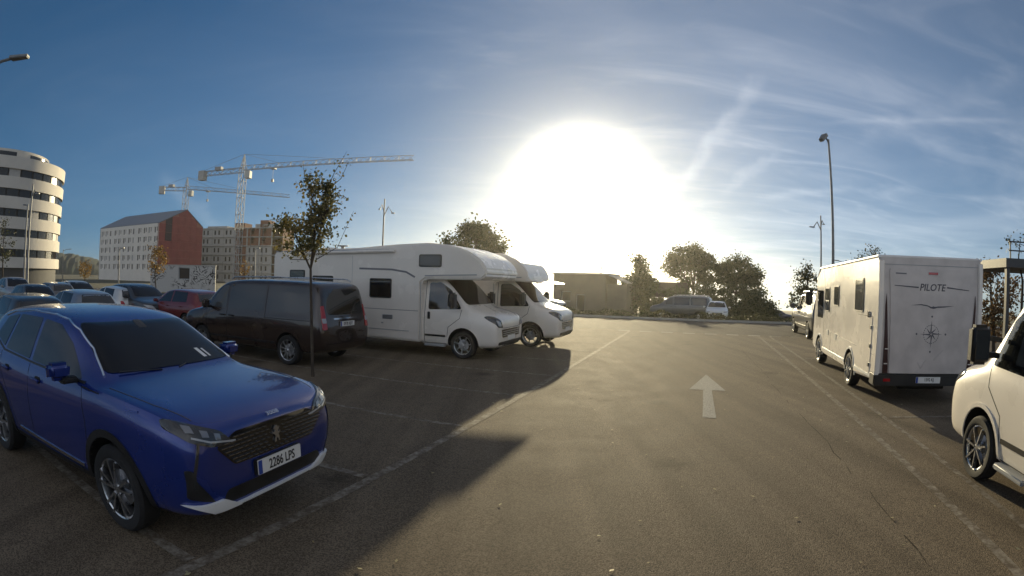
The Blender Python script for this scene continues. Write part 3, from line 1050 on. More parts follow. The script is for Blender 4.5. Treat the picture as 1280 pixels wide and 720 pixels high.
def build_van(name, label, front, heading, pm, plate_text='', glass=GLASS, scale=1.0):
    t = thing(name, label, 'van', front, heading + math.pi)
    wx = (0.95, 4.15)
    body, tr = finish_body('body', loft_bm(VAN_ST, {5: 0.3, 7: 0.3, 2: 0.3}), pm, t, [(x, 0.34) for x in wx], 0.395, hw=0.965)
    for x in wx:
        for y in (-0.845, 0.845):
            wheel(t, x, y, 0.335, 0.215, 'ten')
    patch(tr, rounded([(-0.74, 1.27), (0.74, 1.27), (0.68, 1.76), (-0.68, 1.76)], 0.06), 'x', 1, 'windscreen', glass, t)
    rw = patch(tr, rounded([(-0.70, 1.14), (0.70, 1.14), (0.66, 1.70), (-0.66, 1.70)], 0.07), 'x', -1, 'rear_window', glass, t)
    MB().tube([(5.10, -0.05, 1.17), (5.12, 0.20, 1.20), (5.10, 0.42, 1.22)], 0.010, 6).build('wiper', BLACKPL, rw)
    for s, sg in ((1, -1), (-1, 1)):
        patch(tr, rounded([(1.18, 1.17), (1.96, 1.17), (1.96, 1.72), (1.72, 1.70)], 0.04), 'y', sg, 'side_window', GLASSLT, t)
        patch(tr, rounded([(2.06, 1.17), (3.36, 1.17), (3.36, 1.76), (2.06, 1.75)], 0.05), 'y', sg, 'side_window', glass, t)
        patch(tr, rounded([(3.46, 1.17), (4.80, 1.17), (4.72, 1.75), (3.46, 1.76)], 0.05), 'y', sg, 'side_window', glass, t)
        for pl in ([(1.14, 1.10), (1.20, 0.7), (1.36, 0.34)], [(2.01, 1.80), (2.01, 0.32)], [(3.41, 1.80), (3.41, 0.32)], [(3.41, 1.02), (4.90, 1.02)], [(1.36, 0.33), (3.41, 0.33)]):
            patch(tr, ribbon(pl, 0.012), 'y', sg, 'panel_gap', SEAM, t, 0.0015, 0.004, 0.08)
        patch(tr, ribbon([(0.70, 0.90), (2.0, 0.885), (4.86, 0.885)], 0.022), 'y', sg, 'side_crease', pm, t, 0.012, 0.02)
        patch(tr, ribbon([(1.30, 0.47), (3.75, 0.47)], 0.05), 'y', sg, 'rubbing_strip', BLACKPL, t, 0.012, 0.02)
        for hx in (1.86, 2.2):
            blob(t, 'door_handle', BLACKPL, (hx, s * 0.972, 1.00), (0.18, 0.03, 0.035))
        mr = blob(t, 'mirror', pm, (1.34, s * 1.10, 1.26), (0.13, 0.22, 0.22))
        blob(mr, 'mirror_base', BLACKPL, (1.34, s * 0.98, 1.18), (0.10, 0.14, 0.06))
        tl = patch(tr, rounded([(s * 0.72, 0.84), (s * 0.86, 0.84), (s * 0.835, 1.10), (s * 0.805, 1.34), (s * 0.735, 1.36)], 0.03), 'x', -1, 'tail_light', REDLENS, t, 0.015, 0.05, 0.05)
        patch(tr, rect(s * 0.735, 0.98, s * 0.84, 1.08, 0.01), 'x', -1, 'reversing_lens', LENS, tl, 0.022, 0.01, 0.05)
        patch(tr, rounded([(s * 0.45, 0.80), (s * 0.80, 0.86), (s * 0.86, 1.00), (s * 0.66, 0.98)], 0.03), 'x', 1, 'headlight', LENS, t, 0.010, 0.03, 0.05)
        MB().tube([(1.95, s * 0.70, 1.87), (2.05, s * 0.705, 1.925), (3.4, s * 0.71, 1.95), (4.6, s * 0.70, 1.925), (4.72, s * 0.69, 1.87)], 0.016).build('roof_rail', ALLOY, t)
    patch(tr, ribbon([(-0.46, 1.06), (0.46, 1.06)], 0.032), 'x', -1, 'tailgate_strip', CHROME, t, 0.014, 0.02, 0.06)
    patch(tr, ribbon([(-0.92, 0.52), (0.92, 0.52)], 0.012), 'x', -1, 'bumper_gap', SEAM, t, 0.002, 0.004)
    patch(tr, rounded([(-0.50, 0.58), (0.50, 0.58), (0.46, 0.80), (-0.46, 0.80)], 0.03), 'x', 1, 'grille', GLOSSBLK, t, 0.006, 0.02)
    h = tr.ray_cast(Vector((9, 0.20, 0.90)), Vector((-1, 0, 0)))[0]
    plate(t, plate_text, h.x + 0.022, 0.945, 'rear')
    return t


# ------------------------------------------------------------------ ordinary parked car (hatchback / estate)
HATCH_ST = [
    (0.00, 0.34, 0.48, 0.58, 0.52, 0.56, 0.44, 0.62),
    (0.05, 0.25, 0.64, 0.74, 0.68, 0.70, 0.58, 0.76),
    (0.20, 0.21, 0.78, 0.84, 0.78, 0.80, 0.66, 0.855),
    (0.60, 0.20, 0.82, 0.885, 0.82, 0.87, 0.68, 0.93),
    (1.02, 0.20, 0.83, 0.892, 0.835, 0.91, 0.69, 0.98),
    (1.12, 0.20, 0.83, 0.892, 0.835, 0.92, 0.69, 1.03),
    (1.55, 0.20, 0.83, 0.892, 0.835, 0.925, 0.66, 1.29),
    (1.92, 0.20, 0.83, 0.892, 0.835, 0.93, 0.63, 1.42),
    (2.30, 0.20, 0.83, 0.892, 0.835, 0.94, 0.62, 1.462),
    (2.90, 0.20, 0.83, 0.892, 0.832, 0.955, 0.615, 1.455),
    (3.50, 0.21, 0.82, 0.890, 0.83, 0.975, 0.60, 1.41),
    (3.78, 0.24, 0.81, 0.88, 0.82, 0.98, 0.58, 1.36),
    (3.98, 0.28, 0.79, 0.865, 0.80, 0.96, 0.60, 1.08),
    (4.15, 0.34, 0.76, 0.84, 0.77, 0.84, 0.62, 0.93),
    (4.21, 0.42, 0.62, 0.72, 0.66, 0.70, 0.52, 0.80)]


def build_car(name, label, front, heading, pm, scale=(1, 1, 1), group=None, style='seven', st=HATCH_ST, plate_text=''):
    t = thing(name, label, 'car', front, heading + math.pi, group)
    t.scale = scale
    wx = (0.86, 3.42)
    body, tr = finish_body('body', loft_bm(st, {5: 0.4, 7: 0.3, 2: 0.3}), pm, t, [(x, 0.31) for x in wx], 0.365, hw=0.89)
    for x in wx:
        for y in (-0.775, 0.775):
            wheel(t, x, y, 0.315, 0.205, style)
    patch(tr, rounded([(-0.70, 1.02), (0.70, 1.02), (0.56, 1.385), (-0.56, 1.385)], 0.05), 'x', 1, 'windscreen', SCREEN, t)
    patch(tr, rounded([(-0.60, 1.04), (0.60, 1.04), (0.50, 1.33), (-0.50, 1.33)], 0.06), 'x', -1, 'rear_window', GLASS, t)
    for s, sg in ((1, -1), (-1, 1)):
        patch(tr, rounded([(1.42, 0.985), (2.36, 0.995), (2.34, 1.375), (1.98, 1.34)], 0.03), 'y', sg, 'side_window', GLASS, t)
        patch(tr, rounded([(2.44, 0.995), (3.42, 1.02), (3.28, 1.345), (2.42, 1.378)], 0.03), 'y', sg, 'side_window', GLASS, t)
        for pl in ([(1.36, 0.95), (1.30, 0.60), (1.40, 0.28)], [(2.40, 0.97), (2.40, 0.28)], [(3.36, 0.98), (3.10, 0.62), (2.96, 0.30)]):
            patch(tr, ribbon(pl, 0.010), 'y', sg, 'panel_gap', SEAM, t, 0.0015, 0.004, 0.1)
        for hx in (2.2, 3.12):
            blob(t, 'door_handle', pm, (hx, s * 0.895, 0.86), (0.18, 0.03, 0.03))
        mr = blob(t, 'mirror', pm, (1.52, s * 0.985, 1.02), (0.12, 0.20, 0.12))
        blob(mr, 'mirror_base', BLACKPL, (1.52, s * 0.90, 0.97), (0.08, 0.10, 0.04))
        patch(tr, rounded([(s * 0.42, 0.62), (s * 0.76, 0.69), (s * 0.82, 0.78), (s * 0.55, 0.745)], 0.03), 'x', 1, 'headlight', LENS, t, 0.010, 0.03, 0.06)
        patch(tr, rounded([(s * 0.56, 0.72), (s * 0.775, 0.72), (s * 0.74, 0.92), (s * 0.62, 0.91)], 0.03), 'x', -1, 'tail_light', REDLENS, t, 0.012, 0.03, 0.06)
    patch(tr, rounded([(-0.40, 0.50), (0.40, 0.50), (0.42, 0.66), (-0.42, 0.66)], 0.03), 'x', 1, 'grille', GLOSSBLK, t, 0.006, 0.02)
    patch(tr, rounded([(-0.56, 0.28), (0.56, 0.28), (0.52, 0.40), (-0.52, 0.40)], 0.03), 'x', 1, 'lower_intake', BLACKPL, t, 0.006, 0.02)
    h = tr.ray_cast(Vector((9, 0.2, 0.72)), Vector((-1, 0, 0)))[0]
    plate(t, plate_text, h.x + 0.022, 0.74, 'rear', strip=False)
    h = tr.ray_cast(Vector((-9, 0.22, 0.45)), Vector((1, 0, 0)))[0]
    plate(t, plate_text, h.x - 0.022, 0.45, 'front', strip=False)
    return t


# ------------------------------------------------------------------ motorhomes on a panel-van cab
CAB_ST = [
    (0.00, 0.40, 0.80, 0.87, 0.80, 0.86, 0.70, 0.97),
    (0.045, 0.30, 0.91, 0.965, 0.89, 0.99, 0.78, 1.09),
    (0.20, 0.27, 0.95, 1.00, 0.93, 1.09, 0.80, 1.185),
    (0.62, 0.26, 0.96, 1.015, 0.96, 1.17, 0.80, 1.27),
    (0.84, 0.26, 0.97, 1.02, 0.97, 1.20, 0.89, 1.36),
    (1.15, 0.26, 0.97, 1.02, 0.975, 1.22, 0.90, 1.70),
    (1.48, 0.26, 0.97, 1.02, 0.975, 1.22, 0.88, 2.02),
    (1.70, 0.26, 0.97, 1.02, 0.975, 1.22, 0.87, 2.13),
    (2.05, 0.26, 0.97, 1.02, 0.975, 1.22, 0.86, 2.18),
    (2.35, 0.26, 0.97, 1.02, 0.975, 1.22, 0.86, 2.18)]


def hinged_window(tr, parent, poly, sg, frame=0.035, glass=GLASS):
    """framed acrylic window on a coach side"""
    cx = sum(p[0] for p in poly) / len(poly)
    cz = sum(p[1] for p in poly) / len(poly)
    w = patch(tr, rounded(poly, 0.05), 'y', sg, 'window', BLACKPL, parent, 0.018, 0.02, 0.3)
    xs = [p[0] for p in poly]
    zs = [p[1] for p in poly]
    kx = 1 - 2 * frame / (max(xs) - min(xs))
    kz = 1 - 2 * frame / (max(zs) - min(zs))
    patch(tr, rounded([(cx + (p[0] - cx) * kx, cz + (p[1] - cz) * kz) for p in poly], 0.04), 'y', sg, 'pane', glass, w, 0.024, 0.006, 0.3)
    return w


def cab(t, pm, dark_wheels=False):
    # the cab is a part of its motorhome; its doors, lamps and glass are pieces of it
    c, tr = finish_body('cab', loft_bm(CAB_ST, {5: 0.35, 7: 0.3, 2: 0.3}), pm, t, [(0.93, 0.355)], 0.43, hw=1.02)
    for y in (-0.90, 0.90):
        wheel(t, 0.93, y, 0.345, 0.215, 'seven')
    patch(tr, rounded([(-0.86, 1.36), (0.86, 1.36), (0.81, 2.00), (-0.81, 2.00)], 0.08), 'x', 1, 'windscreen', SCREEN, c)
    for s, sg in ((1, -1), (-1, 1)):
        patch(tr, rounded([(0.99, 1.25), (1.94, 1.21), (1.95, 1.90), (1.62, 1.92), (1.30, 1.72)], 0.06), 'y', sg, 'door_window', GLASS, c, 0.004, 0.012, 0.08)
        for pl in ([(0.98, 1.24), (1.02, 1.02), (1.34, 0.78), (1.40, 0.36)], [(2.04, 2.05), (2.04, 0.36)], [(1.40, 0.35), (2.04, 0.35)]):
            patch(tr, ribbon(pl, 0.014), 'y', sg, 'door_gap', SEAM, c, 0.0015, 0.004, 0.08)
        patch(tr, ribbon([(1.42, 0.55), (2.02, 0.55)], 0.05), 'y', sg, 'rubbing_strip', BLACKPL, c, 0.012, 0.02)
        blob(c, 'door_handle', BLACKPL, (1.90, s * 1.03, 1.06), (0.07, 0.03, 0.19))
        blob(c, 'step', GREYTRIM, (1.72, s * 0.98, 0.30), (0.60, 0.14, 0.06))
        patch(tr, ribbon(arc(0.93, 0.355, 0.455, 188, -8, 18), 0.045), 'y', sg, 'arch_lip', pm, c, 0.014, 0.03, 0.07)
        hl = patch(tr, rounded([(s * 0.60, 0.82), (s * 0.88, 0.83), (s * 0.965, 0.98), (s * 0.955, 1.10), (s * 0.86, 1.10), (s * 0.68, 0.97)], 0.05), 'x', 1, 'headlight', LAMPDK, c, 0.012, 0.03, 0.05)
        patch(tr, rounded([(s * 0.70, 0.85), (s * 0.86, 0.86), (s * 0.90, 1.01), (s * 0.76, 0.96)], 0.04), 'x', 1, 'lens', LENS, hl, 0.020, 0.01, 0.05)
        # tall mirror on two arms
        mr = blob(c, 'mirror', BLACKPL, (1.10, s * 1.25, 1.47), (0.16, 0.24, 0.40))
        MB().box((1.186, s * 1.25 - 0.09, 1.33), (1.192, s * 1.25 + 0.09, 1.62)).build('mirror_glass', GLASS, mr)
        MB().bar((1.12, s * 0.98, 1.36), (1.12, s * 1.16, 1.37), 0.05, 0.06).build('mirror_arm', BLACKPL, mr)
        MB().bar((1.16, s * 0.98, 1.52), (1.12, s * 1.16, 1.54), 0.05, 0.05).build('mirror_arm', BLACKPL, mr)
        MB().tube([(0.86, s * 0.16 + 0.1, 1.36), (0.93, s * 0.30 + 0.25, 1.44), (0.96, s * 0.3 + 0.4, 1.46)], 0.012, 6).build('wiper', BLACKPL, c)
    g = patch(tr, rounded([(-0.60, 0.56), (0.60, 0.56), (0.66, 0.77), (-0.66, 0.77)], 0.04), 'x', 1, 'grille', GLOSSBLK, c, 0.006, 0.02, 0.08)
    for k in range(3):
        patch(tr, ribbon([(-0.57, 0.615 + k * 0.05), (0.57, 0.615 + k * 0.05)], 0.012), 'x', 1, 'grille_bar', GREYTRIM, g, 0.014, 0.01, 0.08)
    patch(tr, rounded([(-0.82, 0.33), (0.82, 0.33), (0.80, 0.46), (-0.80, 0.46)], 0.04), 'x', 1, 'bumper_intake', BLACKPL, c, 0.005, 0.01, 0.08)
    patch(tr, ribbon([(-0.86, 0.845), (-0.5, 0.80), (0.5, 0.80), (0.86, 0.845)], 0.012), 'x', 1, 'bumper_gap', SEAM, c, 0.002, 0.004, 0.06)
    h = tr.ray_cast(Vector((-9, 0.22, 0.54)), Vector((1, 0, 0)))[0]
    plate(t, '', h.x - 0.02, 0.54, 'front', strip=False)
    return tr


def build_motorhome(name, label, front, heading, length, alcove, side_windows, pm=WHITEP, roof=2.78, hw=1.13, skirt=0.36, group=None, overhang=True, nose=0.0):
    t = thing(name, label, 'motorhome', front, heading + math.pi, group)
    cab(t, pm)
    L = length
    rw = L - 1.75
    if alcove:
        poly = [(L, skirt + 0.10), (L, roof - 0.12), (L - 0.12, roof), (4.2, roof + 0.05), (2.9, roof + 0.13), (1.9, roof + 0.16), (1.25, roof + 0.10), (0.75, roof - 0.06),
                (0.42, roof - 0.27), (0.26, roof - 0.50), (0.26, roof - 0.64), (0.38, roof - 0.75), (0.90, 1.995), (1.98, 1.985), (2.10, 1.90), (2.10, skirt), (L - 1.0, skirt)]
        poly = [(x + nose * (1 - x / 2.9) if z > 1.99 and x < 1.9 else x, z) for x, z in poly]
    else:
        poly = [(L, skirt + 0.10), (L, roof - 0.12), (L - 0.12, roof), (2.7, roof), (2.25, roof - 0.05), (1.85, roof - 0.20), (1.55, roof - 0.42), (1.40, roof - 0.60),
                (1.46, roof - 0.70), (2.02, roof - 0.74), (2.10, 1.90), (2.10, skirt), (L - 1.0, skirt)]
    if not overhang:
        poly = [(L, skirt + 0.10), (L, roof - 0.12), (L - 0.12, roof), (3.0, roof), (2.45, roof - 0.14), (2.12, roof - 0.36), (2.10, skirt), (L - 1.0, skirt)]
    wheels = [(rw, 0.355)]
    coach, tr = finish_body('coach_body', profile_bm(poly, hw, 0.045, 2), WHITEG, t, wheels, 0.45, hw=hw, sub=0)
    for y in (-hw + 0.13, hw - 0.13):
        wheel(t, rw, y, 0.345, 0.215, 'steel')
    for s, sg in ((1, -1), (-1, 1)):
        for w in side_windows:
            hinged_window(tr, t, [(w[0], w[1]), (w[2], w[1]), (w[2], w[3]), (w[0], w[3])], sg, glass=GLASSLT if len(w) > 4 else GLASS)
        if alcove:
            patch(tr, ribbon([(4.1, 2.24), (3.0, 2.22), (2.55, 2.16), (2.28, 2.03)], 0.05), 'y', sg, 'swoosh_stripe', DECALG, t, 0.002, 0.003, 0.2)
            patch(tr, ribbon([(1.98, 2.075), (0.52 + nose * 0.85, 2.12)], 0.03), 'y', sg, 'alcove_rail', GREYTRIM, t, 0.012, 0.02, 0.2)
        for px_ in (4.35, 5.95) if L > 6.5 else (4.2,):
            patch(tr, ribbon([(px_, roof - 0.16), (px_, 0.66)], 0.010), 'y', sg, 'panel_joint', GREYTRIM, t, 0.002, 0.004, 0.5)
        patch(tr, ribbon([(2.16, 1.16), (L - 0.06, 1.16)], 0.014), 'y', sg, 'side_stripe', DECALG, t, 0.002, 0.003, 0.5)
        MB().tube([(L - 0.12, s * (hw - 0.012), roof - 0.018), (2.95, s * (hw - 0.012), roof - 0.012)], 0.022, 6).build('roof_edge_trim', GREYTRIM, t)
        # skirt line, corner post, lockers and vents
        patch(tr, ribbon([(2.14, 0.62), (rw - 0.5, 0.62)], 0.018), 'y', sg, 'skirt_rail', GREYTRIM, t, 0.008, 0.012, 0.4)
        patch(tr, ribbon([(2.12, 1.90), (2.12, 0.42)], 0.022), 'y', sg, 'corner_rail', GREYTRIM, t, 0.006, 0.01, 0.4)
        patch(tr, ribbon([(rw + 0.62, 0.62), (L - 0.05, 0.62)], 0.018), 'y', sg, 'skirt_rail', GREYTRIM, t, 0.008, 0.012, 0.4)
        v = patch(tr, rect(2.95, 0.90, 3.28, 1.02, 0.02), 'y', sg, 'vent_grille', GREYTRIM, t, 0.010, 0.012, 0.3)
        for k in range(3):
            patch(tr, ribbon([(2.97, 0.925 + k * 0.033), (3.26, 0.925 + k * 0.033)], 0.012), 'y', sg, 'slot', SEAM, v, 0.014, 0.004, 0.4)
        dr = patch(tr, rect(3.0, 0.42, 3.55, 0.86, 0.03), 'y', sg, 'locker_door', WHITEG, t, 0.006, 0.01, 0.4)
        MB().box((3.25, s * (hw + 0.005), 0.78), (3.31, s * (hw + 0.018), 0.81)).build('catch', GREYTRIM, dr)
        tl = patch(tr, rect(s * 0.86, 0.60, s * 1.04, 1.06, 0.03), 'x', -1, 'tail_light', REDLENS, t, 0.02, 0.03, 0.3)
        MB().box((L - 0.02, s * (hw - 0.02), 0.46), (L + 0.02, s * (hw - 0.10), 0.54)).build('marker_lamp', ORANGE, tl)
        MB().tube([(L - 0.9, s * (hw + 0.05), roof - 0.09), (2.9, s * (hw + 0.05), roof - 0.05)], 0.045, 8).build('awning_case' if s > 0 else 'gutter', WHITEG, t)
    patch(tr, rect(-0.45, 1.50, 0.45, 2.0, 0.05), 'x', -1, 'rear_window', GLASS, t, 0.012, 0.02, 0.3)
    plate(t, '', L + 0.012, 0.80, 'rear')
    # roof fittings
    for x, y, a in ((L - 1.6, 0.2, 0.42), (L - 3.3, -0.3, 0.40)):
        blob(t, 'roof_hatch', WHITEG, (x, y, roof + 0.075), (a, a, 0.11))
    MB().tube([(L - 2.4, 0.55, roof + 0.0), (L - 2.4, 0.55, roof + 0.12)], 0.05).lathe([(roof + 0.12, 0.02), (roof + 0.15, 0.17), (roof + 0.17, 0.17), (roof + 0.18, 0.01)], 16,
                                                                                   Matrix.Translation((L - 2.4, 0.55, 0)), axis='z').build('roof_aerial', GREYTRIM, t)
    return t


def build_rear_motorhome():
    """the tall one-piece coach that shows its lettered rear"""
    hd = R(67.6)
    hvx, hvy = math.cos(hd), math.sin(hd)
    L, hw, roof = 6.36, 1.10, 2.63
    front = Vector((9.80, 12.92, 0))
    t = thing('lettered_motorhome', 'one-piece white motorhome with a bird, compass rose and lettering on its rear', 'motorhome', front, hd + math.pi)
    poly = [(L, 0.52), (L - 0.02, roof - 0.05), (L - 0.08, roof), (1.2, roof), (0.75, roof - 0.06), (0.42, roof - 0.24), (0.24, roof - 0.62), (0.02, 1.15), (-0.02, 0.80), (0.02, 0.42), (0.3, 0.34), (4.9, 0.34), (L - 0.15, 0.42)]
    wx = (0.95, 4.42)
    body, tr = finish_body('coach_body', profile_bm(poly, hw, 0.05, 3), WHITEG, t, [(x, 0.35) for x in wx], 0.42, hw=hw, sub=0)
    for x in wx:
        for y in (-hw + 0.11, hw - 0.11):
            wheel(t, x, y, 0.345, 0.22, 'steel')
    patch(tr, rounded([(-0.98, 1.15), (0.98, 1.15), (0.92, 2.05), (-0.92, 2.05)], 0.12), 'x', 1, 'windscreen', SCREEN, t, 0.006, 0.012, 0.15)
    for s, sg in ((1, -1), (-1, 1)):
        patch(tr, rounded([(0.62, 1.25), (1.35, 1.25), (1.35, 1.98), (0.55, 1.98)], 0.06), 'y', sg, 'cab_window', GLASS, t, 0.010, 0.012, 0.3)
        for (x0, z0, x1, z1) in ((1.62, 1.45, 2.16, 2.06), (2.70, 1.62, 3.20, 2.10), (4.72, 1.58, 5.36, 2.24)):
            hinged_window(tr, t, [(x0, z0), (x1, z0), (x1, z1), (x0, z1)], sg, 0.03, GLASSLT)
        for pl in ([(1.50, 2.3), (1.50, 0.45)], [(2.42, 0.95), (2.42, 0.50)]):
            patch(tr, ribbon(pl, 0.014), 'y', sg, 'panel_gap', SEAM, t, 0.002, 0.004, 0.4)
        door = patch(tr, rect(5.0, 0.46, 6.02, 1.52, 0.04), 'y', sg, 'garage_door', WHITEG, t, 0.010, 0.012, 0.4)
        for z in (0.62, 0.96, 1.30):
            MB().box((5.93, s * (hw + 0.008), z), (6.00, s * (hw + 0.028), z + 0.07)).build('hinge', BLACKPL, door)
        patch(tr, ribbon([(5.0, 1.525), (6.02, 1.525)], 0.012), 'y', sg, 'door_gap', SEAM, door, 0.003, 0.004, 0.4)
        patch(tr, ribbon([(4.995, 1.52), (4.995, 0.46)], 0.012), 'y', sg, 'door_gap', SEAM, door, 0.003, 0.004, 0.4)
        patch(tr, ribbon([(1.42, 0.47), (3.95, 0.47)], 0.05), 'y', sg, 'skirt_rail', SILVER, t, 0.012, 0.015, 0.4)
        patch(tr, ribbon([(4.88, 0.47), (6.25, 0.47)], 0.05), 'y', sg, 'skirt_rail', SILVER, t, 0.012, 0.015, 0.4)
        patch(tr, ribbon([(1.6, 0.98), (6.2, 0.86)], 0.012), 'y', sg, 'pin_stripe', DECALG, t, 0.002, 0.003, 0.5)
        for x, z in ((1.95, 0.86), (2.85, 0.82)):
            v = patch(tr, rect(x, z, x + 0.22, z + 0.14, 0.02), 'y', sg, 'vent_grille', GREYTRIM, t, 0.010, 0.012, 0.3)
        patch(tr, ribbon(arc(4.42, 0.35, 0.445, 188, -8, 18), 0.04), 'y', sg, 'arch_lip', SILVER, t, 0.012, 0.02, 0.1)
        patch(tr, ribbon(arc(0.95, 0.35, 0.445, 188, -8, 18), 0.04), 'y', sg, 'arch_lip', SILVER, t, 0.012, 0.02, 0.1)
        MB().tube([(L - 0.03, s * (hw - 0.005), roof - 0.03), (0.9, s * (hw - 0.005), roof - 0.05), (0.45, s * (hw - 0.02), roof - 0.26)], 0.030, 8).build('roof_rail', SILVER, t)
        # rear corner moulding with slim lamps
        cm = MB().prism([(L - 0.06, s * (hw + 0.012)), (L + 0.035, s * (hw + 0.012)), (L + 0.035, s * (hw - 0.08)), (L + 0.005, s * (hw - 0.10)), (L - 0.06, s * (hw - 0.02))], 0.50, roof - 0.10)
        cm = cm.build('corner_moulding', WHITEG, t, smooth=False, bevel=0.01)
        lamp = MB().prism([(s * (hw - 0.26), 0.56), (s * (hw - 0.15), 0.56), (s * (hw - 0.13), 1.75), (s * (hw - 0.15), 1.95), (s * (hw - 0.19), 1.4)], 0, 0.018)
        T = facing('rear', (L + 0.003, 0, 0))
        lamp.v = [tuple(T @ Vector(p)) for p in lamp.v]
        tl = lamp.build('tail_light', mat('smoked_lamp', (0.045, 0.018, 0.018), 0.2, coat=0.5), t, smooth=False)
        for z in (0.72, 0.98):
            MB().box((L + 0.012, s * (hw - 0.235), z), (L + 0.022, s * (hw - 0.165), z + 0.018)).build('lamp_divider', WHITEG, tl, smooth=False)
        MB().box((L - 0.01, s * (hw - 0.06), roof - 0.20), (L + 0.028, s * (hw - 0.01), roof - 0.10)).build('marker_lamp', REDLENS, t, bevel=0.006)
        mr = blob(t, 'mirror', BLACKPL, (0.25, s * (hw + 0.22), 1.75), (0.16, 0.22, 0.40))
        MB().bar((0.42, s * (hw - 0.06), 2.02), (0.27, s * (hw + 0.2), 1.94), 0.05).build('mirror_arm', BLACKPL, mr)
    # the fuel flap that flashes in the sun
    MB().box((5.72, -hw - 0.022, 1.50), (5.88, -hw - 0.004, 1.62)).build('lock_flap', CHROME, t, bevel=0.008)
    T = facing('rear', (L + 0.001, 0, 0))

    def art(name, m, parent, polys, depth=0.003, off=0.0):
        b = MB()
        for pl in polys:
            b.prism(pl, 0, depth)
        b.v = [tuple(T @ Vector((p[0], p[1], p[2] + off))) for p in b.v]
        return b.build(name, m, parent, smooth=False)
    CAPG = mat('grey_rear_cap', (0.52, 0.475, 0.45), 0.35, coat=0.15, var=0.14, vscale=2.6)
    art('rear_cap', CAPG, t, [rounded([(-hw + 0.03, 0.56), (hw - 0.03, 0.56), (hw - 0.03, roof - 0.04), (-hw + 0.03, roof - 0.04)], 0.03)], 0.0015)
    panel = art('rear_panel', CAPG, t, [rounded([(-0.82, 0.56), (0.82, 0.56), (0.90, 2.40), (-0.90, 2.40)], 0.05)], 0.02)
    o = 0.021
    art('high_brake_lamp', REDLENS, panel, [rect(-0.10, 2.30, 0.10, 2.345, 0.01)], 0.01, o)
    art('upper_seam', GREYTRIM, t, [[(-1.0, 2.455), (1.0, 2.455), (1.0, 2.467), (-1.0, 2.467)]], 0.006)
    text('PILOTE', 0.125, DECALR, panel, T @ Matrix.Translation((0, 2.08, o)), shear=0.2, sx=1.0, name='brand_lettering', bold=0.012)
    art('stripe', DECALR, panel, [[(-0.80, 2.105), (-0.30, 2.085), (-0.31, 2.06), (-0.80, 2.092)]], 0.003, o)
    art('stripe', DECALR, panel, [[(0.30, 2.098), (0.80, 2.05), (0.80, 2.037), (0.30, 2.073)]], 0.003, o)
    gull = [(-0.46, 1.76), (-0.24, 1.765), (-0.10, 1.745), (-0.04, 1.715), (0.03, 1.705), (0.10, 1.725), (0.26, 1.735), (0.48, 1.765), (0.27, 1.757), (0.12, 1.752), (0.05, 1.742), (0.02, 1.752), (-0.02, 1.738), (-0.10, 1.765), (-0.24, 1.785)]
    art('bird_emblem', DECALR, panel, [gull], 0.003, o)
    rose = []
    cx, cz = 0.0, 1.26
    for k in range(8):
        a = R(90 + 45 * k)
        ln = 0.24 if k % 2 == 0 else 0.15
        for w, sg2 in ((0.032, 1),):
            rose.append([(cx + math.cos(a) * ln, cz + math.sin(a) * ln), (cx + math.cos(a + 0.5) * 0.045, cz + math.sin(a + 0.5) * 0.045), (cx + math.cos(a) * 0.012, cz + math.sin(a) * 0.012),
                         (cx + math.cos(a - 0.3) * 0.02, cz + math.sin(a - 0.3) * 0.02)])
    for k in range(24):
        a0, a1 = R(15 * k + 2), R(15 * k + 10)
        rose.append([(cx + math.cos(a0) * 0.155, cz + math.sin(a0) * 0.155), (cx + math.cos(a1) * 0.155, cz + math.sin(a1) * 0.155), (cx + math.cos(a1) * 0.166, cz + math.sin(a1) * 0.166), (cx + math.cos(a0) * 0.166, cz + math.sin(a0) * 0.166)])
    for dx, dz in ((0.31, 0), (-0.31, 0), (0, 0.31), (0, -0.31)):
        rose.append([(cx + dx - 0.022, cz + dz), (cx + dx, cz + dz - 0.022), (cx + dx + 0.022, cz + dz), (cx + dx, cz + dz + 0.022)])
    art('compass_rose', DECALR, panel, rose, 0.003, o)
    art('model_decal', DECALG, panel, [[(-0.78, 2.30), (-0.56, 2.295), (-0.56, 2.318), (-0.78, 2.322)]], 0.003, o)
    for pl in ([(0.10, 0.78), (0.30, 0.98), (0.27, 0.99), (0.09, 0.82)], [(-0.16, 0.64), (-0.06, 0.80), (-0.09, 0.80), (-0.18, 0.66)], [(-0.18, 0.64), (-0.26, 0.76), (-0.23, 0.76), (-0.16, 0.66)]):
        art('faded_sticker', mat('faded_vinyl', (0.48, 0.44, 0.42), 0.5), panel, [pl], 0.002, o)
    bp = MB().prism([(-hw - 0.02, 0.34), (hw + 0.02, 0.34), (hw + 0.02, 0.55), (-hw - 0.02, 0.55)], -0.25, 0.05)
    bp.v = [tuple(T @ Vector(p)) for p in bp.v]
    bp.build('rear_bumper', BLACKPL, t, bevel=0.02)
    for sy in (-0.86, 0.86):
        MB().box((L + 0.045, sy - 0.07, 0.42), (L + 0.062, sy + 0.07, 0.47)).build('reflector', REDLENS, t, smooth=False)
    plate(t, '1592 KJ', L + 0.065, 0.45, 'rear', strip=True)
    MB().tube([(L - 0.3, -0.5, 0.28), (L - 0.3, 0.5, 0.28)], 0.05).build('axle_beam', WELL, t)
    blob(t, 'roof_hatch', WHITEG, (2.2, 0.0, roof + 0.06), (0.5, 0.5, 0.10))
    return t


